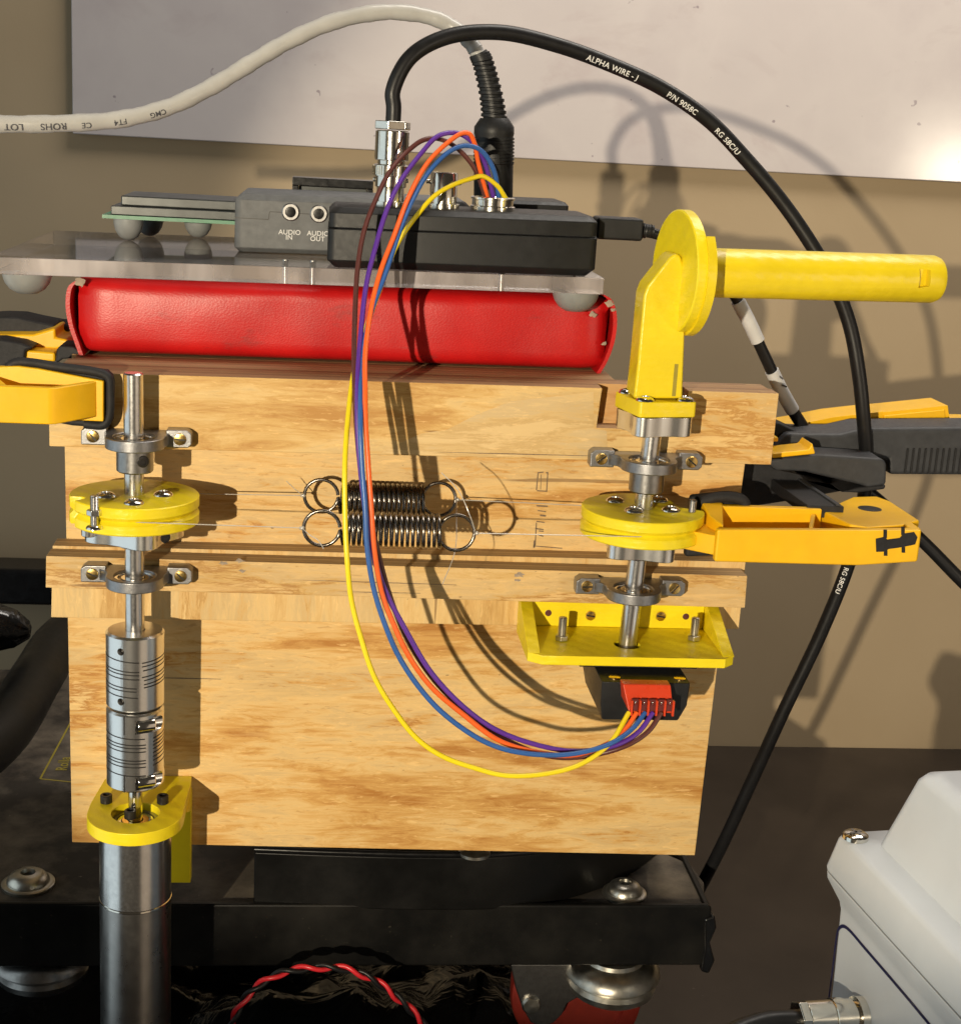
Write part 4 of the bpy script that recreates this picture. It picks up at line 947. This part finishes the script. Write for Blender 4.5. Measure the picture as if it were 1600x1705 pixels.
line('clear fishing line from the notched pulley to the upper spring', [k3 + V(1, 0, 0), V(RX(172), -14.7, ZL)] + half(RX(172), 1, 1), [(k3, [k3, at(760, 850, -30), at(757, 920, -60), at(737, 972, -75)])])
line('clear fishing line from the notched pulley to the lower spring', [k4 + V(1, 0, 0), V(RX(172), -63.3, ZL)] + half(RX(172), 1, -1), [(k4, [k4, at(783, 860, -66), at(762, 815, -62), at(735, 787, -58)])])

# ------------------------------------------------------------------ clamps
lc = thing('bar_clamp', 'yellow and black clamp gripping the top left corner of the plywood', 'clamp', (-20, -40, 195), 'bar clamps')
def quad_px(pts, Y): return [at(x, y, Y) for x, y in pts]
pad = [at(x, y, -31) for x, y in ((16, 604), (26, 598), (178, 618), (186, 626), (189, 640), (187, 700), (182, 710), (172, 713), (120, 709), (14, 690))]
MB().xz([(p.x, p.z) for p in pad], -31.5, -24.4).build('rubber_pad', 'rubber', lc, bevel=1.5, segs=3)
lip = spline([at(x, y, -32) for x, y in ((12, 612), (28, 603), (100, 611), (170, 622), (181, 630), (183, 650), (181, 695), (172, 707), (140, 706))], 6)
MB().tube(lip, 1.9, 12).build('pad_lip', 'rubber', lc, smooth=60)
def plan_block(name, plan, z0, z1, mat, parent, bevel=.6):
    z0f = z0 if callable(z0) else (lambda x, y: z0); z1f = z1 if callable(z1) else (lambda x, y: z1)
    return MB().loft([[V(x, y, z0f(x, y)) for x, y in plan], [V(x, y, z1f(x, y)) for x, y in plan]]).build(name, mat, parent, bevel=bevel)
zt, zb_ = at(80, 646, -56).z, at(80, 707, -56).z
xA, xB = at(88, 680, -56).x, at(157, 680, -38).x
xL = -140
plan_block('front_wall', [(xL, -56), (xA - 2, -56), (xA + 1, -55), (xB, -38), (xB + 1.5, -32.4), (xB - 2.5, -32.4), (xB - 3, -37), (xA - 1, -52), (xL, -52)], zb_, zt, 'clamp_yellow', lc)
plan_block('jaw_floor', [(xL, -51.9), (xA - 1, -51.9), (xB - 3.2, -37), (xB - 3, -32.4), (xL + 20, -32.4)], zb_ + .4, zb_ + 4, 'clamp_yellow', lc)
q = at(170, 633, -32)
bw = [at(x, y, -36) for x, y in ((-70, 612), (30, 610), (62, 614), (172, 635), (172, 702), (-70, 690))]
MB().xz([(p.x, p.z) for p in bw], -36, -32.5).build('back_wall', 'clamp_yellow', lc, bevel=.5)
MB().hexa([V(-16, -52, zb_ + 4), V(-13, -52, zb_ + 4), V(-22, -36, zb_ + 4), V(-25, -36, zb_ + 4), V(-16, -52, zt - .8), V(-13, -52, zt - .8), V(-22, -36, zt + 1), V(-25, -36, zt + 1)]).build('rib', 'clamp_yellow', lc, bevel=.4)
# rear half of the same clamp
pz_ = lambda pts, y0, y1, nm, mt, bv=1.2: MB().xz([(p.x, p.z) for p in [at(x, y, y0) for x, y in pts]], y0, y1).build(nm, mt, lc, bevel=bv, segs=3)
pz_([(-60, 530), (0, 527), (30, 528), (60, 535), (92, 541), (88, 549), (55, 556), (10, 555), (-60, 557)], 60, 84, 'handle', 'rubber', 2)
pz_([(85, 538), (112, 541), (116, 562), (95, 560), (88, 552)], 70, 90, 'trigger_guard', 'rubber')
pz_([(-60, 557), (55, 557), (92, 546), (93, 562), (112, 565), (118, 576), (92, 582), (60, 580), (40, 575), (-60, 568)], 48, 75, 'body', 'clamp_yellow')
pz_([(43, 583), (92, 587), (92, 603), (42, 600)], 36, 60, 'slide_jaw', 'clamp_yellow')
pz_([(-60, 566), (0, 565), (35, 571), (56, 579), (43, 584), (41, 602), (12, 612), (0, 622), (-60, 622)], 34, 62, 'grip', 'rubber', 2)
pz_([(94, 582), (100, 575), (122, 576), (132, 584), (136, 596), (104, 598), (98, 603), (92, 604)], 26, 44, 'rear_pad', 'rubber', 2)
MB().box(-70, -58, -36, 60, 203, 209).build('slide_bar', 'steel_dark', lc, bevel=.5)

rcm = thing('bar_clamp', 'yellow jawed clamp with black handle gripping the right side', 'clamp', (320, -30, 160), 'bar clamps')
zt2, zb2 = at(1300, 885, -64).z, at(1300, 939, -64).z
pxX = lambda x, y, Y: at(x, y, Y).x
x0, x1, x2 = pxX(1192, 910, -64), pxX(1432, 905, -64), pxX(1532, 900, -58)
plan_block('front_wall', [(x0, -64), (x1, -64), (x2 - 1, -60.5), (x2, -57), (x2, -30), (x2 - 5, -30), (x2 - 5, -56), (x1, -59.8), (x0, -59.8)], lambda x, y: zb2 + max(0, x - x1) * .05, lambda x, y: zt2 + (1.5 if x > x0 + 5 else 0), 'clamp_yellow', rcm, 1.0)
plan_block('jaw_floor', [(x0 + 3, -59.7), (x2 - 6, -56), (x2 - 6, -36), (x0 + 4, -36)], zb2 + .5, zb2 + 5, 'clamp_yellow', rcm)
zk = at(1300, 848, -36).z
plan_block('back_wall', [(x0 + 4, -35.8), (x1 - 8, -35.8), (x1 - 8, -31.5), (x0 + 4, -31.5)], zb2 + .5, lambda x, y: zk + .5, 'clamp_yellow', rcm)
plan_block('rib', [(pxX(1335, 870, -50), -59.6), (pxX(1342, 870, -50), -59.6), (pxX(1360, 860, -38), -36), (pxX(1352, 860, -38), -36)], zb2 + 5.2, zt2 + 1, 'clamp_yellow', rcm, .4)
zt3 = zt2 + 1.6
hd = [atz(x, y, zt3) for x, y in ((1395, 838), (1420, 827), (1460, 826), (1482, 834), (1531, 866), (1500, 874), (1445, 878), (1415, 873), (1365, 848))]
hd = [V(p.x, max(p.y, -59), p.z) for p in hd]
MB().loft([[V(p.x, p.y, zb2 + 5.5) for p in hd], [V(p.x, p.y, zt3) for p in hd]]).build('head_top', 'clamp_yellow', rcm, bevel=.8)
q = atz(1448, 847, zt3); MB().lathe([(5.2, -.5), (5.2, .12), (4.8, .16), (.05, .16)], (q.x, q.y, zt3), (0, 0, 1), 28).build('rivet', 'black_oxide', rcm)
# bar end showing through the front of the head
qa = [at(x, y, -63.2) for x, y in ((1458, 897), (1474, 894), (1478, 899), (1500, 897), (1506, 890), (1525, 888), (1531, 897), (1527, 909), (1502, 913), (1480, 915), (1476, 919), (1459, 919))]
def on_head(p): # project on the slanted front of the head
    t = (p.x - x1) / (x2 - 1 - x1); return V(p.x, lerp(-64, -60.5, t) - .25, p.z)
MB().loft([[on_head(p) + V(0, 1.5, 0) for p in qa], [on_head(p) for p in qa]]).build('bar_end', 'rubber', rcm, smooth=0)
for px, py0, py1 in ((1474, 882, 896), (1505, 878, 892), (1475, 917, 926), (1506, 912, 922)):
    a_, b_ = on_head(at(px, py0, -63)), on_head(at(px, py1, -63))
    MB().add([a_ + V(-.8, .05, 0), a_ + V(.8, .05, 0), b_ + V(.8, .05, 0), b_ + V(-.8, .05, 0)], [(0, 1, 2, 3)]).build('slit', 'black_oxide', rcm, smooth=0)
# left end of the jaw and its pad against the boards
plan_block('jaw_tip', [(pxX(1110, 915, -52), -47), (x0 + 2, -62), (x0 + 6, -56), (x0 + 6, -30), (pxX(1112, 915, -52) + 4, -32)], zb2 + 2.0, lambda x, y: zt2 - 3.5, 'clamp_yellow', rcm)
pd = [at(x, y, -29) for x, y in ((1150, 826), (1215, 820), (1236, 824), (1243, 838), (1240, 905), (1205, 925), (1140, 928))]
MB().xz([(p.x, p.z) for p in pd], -29.5, -24.3).build('rubber_pad', 'rubber', rcm, bevel=1.6, segs=3)
lip = spline([at(x, y, -31) for x, y in ((1165, 836), (1195, 828), (1226, 829), (1238, 836), (1241, 850))], 6)
MB().tube(lip, 2.6, 12).build('pad_lip', 'rubber', rcm, smooth=60)
plan_block('inner_jaw', [(pxX(1172, 880, -40), -48), (x0 + 4, -58), (x0 + 10, -31.8), (pxX(1172, 880, -40), -31.8)], zb2 + 4, lambda x, y: zt2 + .2 + (y + 58) * .14, 'clamp_yellow', rcm)
# sliding bar from the front head back to the body
a_, b_ = at(1375, 842, -34), at(1300, 790, 44)
d = (b_ - a_).normalized(); sx = V(1, 0, 0); sx = (sx - d * sx.dot(d)).normalized(); uz = sx.cross(d)
uz = uz if uz.z > 0 else -uz
MB().hexa([p + sx * i * 8.2 + uz * j for j in (-5.5, 0) for p, i in ((a_, -1), (a_, 1), (b_, 1), (b_, -1))]).build('slide_bar', 'rubber', rcm, bevel=.6)
MB().hexa([p + sx * i + uz * j for j in (.05, .8) for p, i in ((a_, 4.5), (a_, 6.5), (b_, 6.5), (b_, 4.5))]).build('bar_edge', 'clamp_grey', rcm, smooth=0)
rz = lambda pts, y0, y1, nm, mt, bv=1.2: MB().xz([(p.x, p.z) for p in [at(x, y, y0) for x, y in pts]], y0, y1).build(nm, mt, rcm, bevel=bv, segs=3)
rz([(1225, 768), (1262, 764), (1296, 783), (1330, 790), (1340, 800), (1398, 818), (1430, 812), (1316, 833), (1258, 842), (1225, 838)], 30, 52, 'body_rear', 'rubber')  # black part set behind the grey body
rz([(1270, 768), (1300, 762), (1360, 757), (1400, 759), (1470, 764), (1477, 772), (1476, 808), (1445, 812), (1434, 808), (1340, 786), (1292, 784)], 10, 29.5, 'body', 'clamp_grey', 2)
rz([(1430, 811), (1476, 807), (1474, 815), (1430, 821), (1400, 820)], 12, 30, 'body_foot', 'rubber')
rz([(1270, 760), (1310, 720), (1345, 722), (1400, 722), (1440, 713), (1640, 711), (1700, 712), (1700, 792), (1640, 792), (1480, 791), (1478, 766), (1400, 757), (1340, 754)], 32, 58, 'handle', 'clamp_grey', 2.5)
for k in range(18):
    x = 1512 + k * 10; p0, p1 = at(x, 746, 31.7), at(x, 788, 31.7)
    MB().box(p0.x - .45, p0.x + .45, 31.3, 32.2, p1.z, p0.z).build('handle_ridge', 'rubber', rcm, bevel=.2)
rz([(1286, 755), (1345, 749), (1353, 738), (1358, 756), (1290, 763), (1284, 763)], 6, 22, 'release_button', 'clamp_yellow', .8)
rz([(1286, 728), (1296, 728), (1296, 735), (1286, 736)], 20, 40, 'rear_button', 'clamp_yellow', .6)
rz([(1282, 700), (1300, 705), (1340, 724), (1280, 745), (1275, 720)], 36, 54, 'body_shoulder', 'rubber')
lev = [(1300, 711), (1330, 706), (1390, 694), (1470, 685), (1470, 686), (1578, 675), (1582, 702), (1700, 706), (1700, 722), (1340, 722)]
rz(lev, 62, 84, 'lever', 'clamp_yellow', .8)
rz([(1472, 692), (1573, 682), (1575, 700), (1472, 704)], 60.5, 61.9, 'lever_plate', 'clamp_yellow', .5)

# ------------------------------------------------------------------ cart
DZ = -40.0
ct = thing('cart', 'black metal cart with dusty deck and casters under the stand', 'cart', (80, 150, TZ))
fe = [atz(0, 1508, DZ), atz(1180, 1522, DZ)]
FY = (fe[0].y + fe[1].y) / 2
CX1 = atz(1192, 1530, DZ).x
def dk(px, py): p = atz(px, py, DZ); return (p.x, p.y)
plan = [(-260, FY + 4), (CX1 - 3, FY + 4), dk(1172, 1470), dk(1150, 1440), (CX1 - 24, FY + 75), (CX1 - 24, 330), (-260, 330)]
MB().loft([[V(x, y, DZ - 4) for x, y in plan], [V(x, y, DZ) for x, y in plan]]).build('deck', 'cart_deck', ct, bevel=.6)
MB().xz(rrect(-260, CX1, DZ - 31, DZ + 2.5, 2.5, 4), FY, FY + 3.5).build('front_rail', 'cart_black', ct, bevel=1.2, segs=3)
w0 = [at(x, y, FY - .3) for x, y in ((1172, 1530), (1190, 1524), (1193, 1545), (1182, 1570), (1190, 1600), (1180, 1622), (1166, 1618), (1172, 1580))]
MB().xz([(p.x, p.z) for p in w0], FY - 1.2, FY + 4).build('weld_bead', 'black_gloss', ct, bevel=1.4, segs=3)
MB().box(CX1 - 3.4, CX1 - .2, FY + 3.6, 330, DZ - 30, DZ + 1.5).build('side_rail', 'cart_black', ct, bevel=.8)
hump = spline([atz(x, y, DZ + 6) for x, y in ((-70, 1290), (0, 1225), (60, 1130), (110, 1060), (190, 1020))], 8)
MB().tube(hump, 17, 20).build('raised_rim', 'cart_black', ct, smooth=70)
def cap_bolt(px, py, s):
    q = atz(px, py, DZ)
    b = MB().lathe([(10.6 * s, 0), (10.6 * s, 1.4), (10.0 * s, 1.9), (8.6 * s, 2.0), (8.5 * s, 3.0), (7.2 * s, 5.2), (5.4 * s, 6.6), (3.0 * s, 6.9), (2.6 * s, 4.6), (.05, 4.6)], (q.x, q.y, DZ + .1), (0, 0, 1), 36).build('deck_bolt', 'zinc', ct)
    MB().lathe([(2.7 * s, 0), (2.6 * s, .3), (.05, .3)], (q.x, q.y, DZ + 4.9), (0, 0, 1), 6).build('hex_socket', 'black_oxide', b, smooth=0)
cap_bolt(47, 1474, 1.2); cap_bolt(1039, 1490, 1.06)
# printed plate on the deck at far left
def deck_strip(a, b, w, nm, mt):
    a, b = atz(*a, DZ + .15), atz(*b, DZ + .15); d = (b - a).normalized(); n = V(-d.y, d.x, 0) * w / 2
    MB().add([a + n, a - n, b - n, b + n], [(0, 1, 2, 3)]).build(nm, mt, ct, smooth=0)
deck_strip((67, 1297), (122, 1195), 1.1, 'decal_border', 'print_yellow'); deck_strip((67, 1297), (125, 1303), 1.1, 'decal_border', 'print_yellow')
tu = (atz(118, 1240, DZ) - atz(102, 1292, DZ)).normalized(); tu = V(tu.x, tu.y, 0).normalized(); tv = V(-tu.y, tu.x, 0)
text_flat('Rolla', 9.0, atz(114, 1272, DZ + .2), tu, tv).build('decal_lettering', 'print_yellow', ct, smooth=0)
# casters
def caster(px, py, wheel):
    c = at(px, 1613, FY + 12); c = V(c.x, FY + (12 if wheel else 26), DZ - 31.2)
    hsg = MB().lathe([(15, 0), (15.5, -2), (21, -4), (24, -7.5), (24.5, -10), (22, -12), (21, -13.5), (22.5, -15.5), (22, -18.5), (18, -21.5), (12, -23)], c, (0, 0, 1), 44).build('caster_swivel', 'zinc' if wheel else 'steel_dark', ct)
    if wheel:
        ax = V(.12, 1, 0).normalized(); w = at(958, 1648, FY + 26)
        MB().lathe([(.1, -9), (24, -9), (25, -11), (30, -11), (33, -9.5), (34, -6), (34, 6), (33, 9.5), (30, 11), (.1, 11)], w, ax, 64, cap=False).build('caster_wheel', 'wheel_red', ct)
        fk = [at(x, y, FY + 10) for x, y in ((850, 1606), (985, 1606), (985, 1650), (975, 1658), (962, 1662), (944, 1672), (936, 1690), (922, 1704), (902, 1712), (884, 1704), (870, 1680), (858, 1645))]
        MB().xz([(p.x, p.z) for p in fk], FY + 9.8, FY + 12.0).build('caster_fork', 'steel_dark', ct, bevel=.8)
        rv_ = at(884, 1672, FY + 9.8); MB().lathe([(5.0, 0), (5.0, 1.4), (4.0, 2.6), (.05, 3.0)], rv_, -V(0, 1, 0), 20).build('axle_rivet', 'zinc', ct)
caster(1020, 1640, True); caster(62, 1640, False)
# curved black housing standing on the deck, under the boards
hs = thing('curved_housing', 'glossy black curved housing between the plywood and the cart deck', 'housing', (160, 60, DZ))
hp = [dk(x, y) for x, y in ((422, 1509), (560, 1514), (700, 1517), (820, 1516), (900, 1508), (970, 1492), (1030, 1468), (1072, 1442), (1100, 1420))]
HP = [(p.x, p.y) for p in spline([V(a, b, 0) for a, b in hp], 6)]
plan = HP + [(HP[-1][0] + 4, 200), (HP[0][0], 200)]
hz = -10.0
MB().loft([[V(x, y, DZ + .2) for x, y in plan], [V(x, y, hz - 1.5) for x, y in plan]]).build('wall', 'housing_black', hs, bevel=.8)
rim = [V(x, y + .5, hz) for x, y in HP]; MB().tube(rim, 1.5, 10).build('rim', 'black_gloss', hs, smooth=70)
MB().loft([[V(x, y + 6, hz - 1.4) for x, y in plan], [V(x, y + 6, hz - .4) for x, y in plan]]).build('lid', 'cart_deck', hs, smooth=0)
for px in (440, 645):
    q = atz(px, 1428, hz); MB().box(q.x - 1, q.x + 1, HP[0][1] + 6, HP[0][1] + 26, hz - .3, hz + 1.2).build('seam_rib', 'black_gloss', hs, bevel=.4)
q = atz(790, 1420, hz); MB().lathe([(8, 0), (8, 1.5), (5, 3), (.1, 3)], (q.x, q.y, hz - .3), (0, 0, 1), 28).build('lid_bolt', 'zinc', hs)

# dark lower shapes under the rail
def sheet(name, label, x0, x1, y0, y1, fz, mat, n=34, cat='film'):
    vs = []; fs = []
    for j in range(n + 1):
        for i in range(n + 1):
            x, y = lerp(x0, x1, i / n), lerp(y0, y1, j / n); vs.append(V(x, y, fz(x, y)))
    for j in range(n):
        for i in range(n): a = j * (n + 1) + i; fs.append((a, a + 1, a + n + 2, a + n + 1))
    return tag(MB().add(vs, fs).build(name, mat, None, smooth=80), label, cat)
sheet('plastic_film', 'crumpled glossy black plastic film lying under the cart', -220, 235, -60, 210, lambda x, y: -145 + 34 * mnoise.noise(V(x * .013, y * .013, 2)) + 14 * abs(mnoise.noise(V(x * .04, y * .03, 7))) + 12, 'black_film', 60)
# twisted pair in front of the rail
tw = thing('twisted_pair', 'twisted red and black wire pair arching in front of the cart rail', 'wire', at(540, 1660, -20))
TP = spline([at(x, y, -20) for x, y in ((370, 1760), (392, 1690), (420, 1650), (465, 1622), (520, 1612), (575, 1614), (625, 1634), (665, 1665), (700, 1700), (730, 1760))], 16)
L = 0; A, B = [], []
for i, p in enumerate(TP):
    if i: L += (p - TP[i - 1]).length
    tg = (TP[min(i + 1, len(TP) - 1)] - TP[max(i - 1, 0)]).normalized(); u, v, w = frame(tg, (0, 1, 0)); a = L * 2 * math.pi / 20
    e = u * math.cos(a) + v * math.sin(a); A.append(p + e * 1.15); B.append(p - e * 1.15)
MB().tube(A, 1.15, 10).build('red_strand', 'wire_red', tw, smooth=70); MB().tube(B, 1.15, 10).build('black_strand', 'coax_black', tw, smooth=70)

# far left: black rail on the wall and wrapped bundle
p0, p1 = at(0, 948, WY - 40), at(0, 1008, WY - 40)
tag(MB().box(-900, at(140, 980, WY - 40).x, WY - 40, WY - 1, p1.z, p0.z).build('wall_rail', 'black_gloss', None, bevel=4, segs=3), 'black rounded rail along the wall behind the left end', 'rail')
q = at(-20, 1010, 300)
loops = []
for i in range(15):
    t_ = i / 14; x = lerp(q.x - 110, q.x + 26, t_); r = 26 * math.sin(math.pi * min(1, .12 + t_ * .86)) ** .6
    loops.append([V(x + 4 * mnoise.noise(V(k, i * .5, 1)), 300 + (r + 5 * mnoise.noise(V(i * .4, k * .6, 3))) * math.cos(2 * math.pi * k / 18), q.z - t_ * 16 + (r + 5 * mnoise.noise(V(i * .5, k * .7, 9))) * math.sin(2 * math.pi * k / 18)) for k in range(18)])
tag(MB().loft(loops).build('wrapped_bundle', 'black_film', None, smooth=80), 'shiny black plastic wrapped bundle at the far left edge', 'bundle')

# ------------------------------------------------------------------ grey instrument box
gb = thing('instrument_box', 'pale grey plastic instrument box with raised lid at bottom right', 'box', (420, -140, TZ))
A_, B_ = atz(1377, 1452, 28), atz(1592, 1690, 28)
gu_ = (B_ - A_); gu_.z = 0; gu_.normalize(); gv_ = V(-gu_.y, gu_.x, 0)
if gv_.x < 0: gv_ = -gv_
O = A_ - gu_ * 4
UL, VL = 210, 150
def gloop(ins, z, r): return [O + gu_ * a + gv_ * b + V(0, 0, z - O.z) for a, b in rrect(ins, UL - ins, ins, VL - ins, r, 6)]
GPROF = [(10, TZ + .5), (6, 12), (5.2, 16), (.6, 25), (.3, 27.6)]
MB().loft([gloop(a_, b_, 4) for a_, b_ in GPROF]).build('lower_shell', 'instrument', gb, bevel=.3)
MB().loft([gloop(1.4, 27.4, 4), gloop(1.4, 28.8, 4)]).build('gasket', 'black_oxide', gb, smooth=0)
MB().loft([gloop(.3, 28.6, 4), gloop(0, 30, 4), gloop(2.6, 44, 4), gloop(3.6, 46, 4), gloop(5, 46.6, 4), gloop(14, 46.8, 4), gloop(15, 47.2, 6), gloop(23, 80, 7), gloop(25, 83, 7), gloop(29, 84.5, 6)]).build('lid', 'instrument', gb, smooth=50)
q = atz(1424, 1395, 46.8); sc_ = MB().lathe([(5.6, 0), (5.4, 1.6), (4.2, 2.6), (.1, 3.0)], (q.x, q.y, 46.6), (0, 0, 1), 28).build('lid_screw', 'nickel', gb)
for an in (.4, .4 + math.pi / 2):
    d = V(math.cos(an), math.sin(an), 0); n = V(-d.y, d.x, 0); c = V(q.x, q.y, 49.3)
    MB().hexa([c + d * i * 2.9 + n * j * .55 + V(0, 0, z) for z in (0, .32) for i, j in ((-1, -1), (1, -1), (1, 1), (-1, 1))]).build('cross_slot', 'steel_dark', sc_, smooth=0)
# navy outline on the lower shell
def on_wall(px, py):
    n = gv_; p0 = O + gv_ * 5.6; v = ray(px, py); t_ = (p0 - CAM).dot(n) / v.dot(n); p = CAM + v * t_; 
    for _ in range(8):
        ins = next((lerp(a_[0], b_[0], (p.z - a_[1]) / (b_[1] - a_[1])) for a_, b_ in zip(GPROF[:-1], GPROF[1:]) if a_[1] <= p.z <= b_[1]), 10)
        p0 = O + gv_ * (ins - .3); t_ = (p0 - CAM).dot(n) / v.dot(n); p = CAM + v * t_
    return p
ol = spline([on_wall(x, y) for x, y in ((1378, 1680), (1388, 1600), (1393, 1560), (1396, 1548), (1402, 1543), (1410, 1546), (1440, 1580), (1500, 1650), (1560, 1722))], 5)
vs = []
for i, p in enumerate(ol):
    tg = (ol[min(i + 1, len(ol) - 1)] - ol[max(i - 1, 0)]).normalized(); n = gv_.cross(tg).normalized() * .75; vs += [p + n, p - n]
MB().add(vs, [(2 * i, 2 * i + 2, 2 * i + 3, 2 * i + 1) for i in range(len(ol) - 1)]).build('panel_outline', 'ink_navy', gb, smooth=0)
# coax plug on the instrument
bc = on_wall(1435, 1692); ax = (-gv_ + V(0, 0, .02)).normalized()
lp = thing('coax_plug', 'nickel coax plug in the side of the grey instrument box', 'plug', bc)
MB().lathe([(8.2, 0), (8.2, 3.2), (6.2, 3.3), (6.2, 7)], bc, ax, 40).build('socket', 'nickel', lp)
MB().lathe([(6.3, 5), (7.4, 5.2), (7.4, 9), (8.0, 9.2), (8.0, 14), (7.2, 14.4)], bc, ax, 40).build('bayonet_ring', 'nickel', lp)
MB().lathe([(6.4, 14.2), (7.4, 14.6), (7.4, 25.6), (6.8, 26)], bc, ax, 40).build('body', 'nickel', lp)
u, v, w = frame(ax); MB().prism([(8.2 * math.cos(math.radians(60 * k)), 8.2 * math.sin(math.radians(60 * k))) for k in range(6)], bc + ax * 25.8, u, v, 0, 4).build('hex_nut', 'nickel', lp, bevel=.5)
c0 = bc + ax * 29
cable('coax_cable', 'short black coax cable leaving the plug of the grey box', [c0, c0 + ax * 15, c0 + ax * 34 + V(0, -6, -2), c0 + ax * 60 + V(0, -22, -8), c0 + ax * 90 + V(0, -50, -30)], 4.2, 'coax_black')
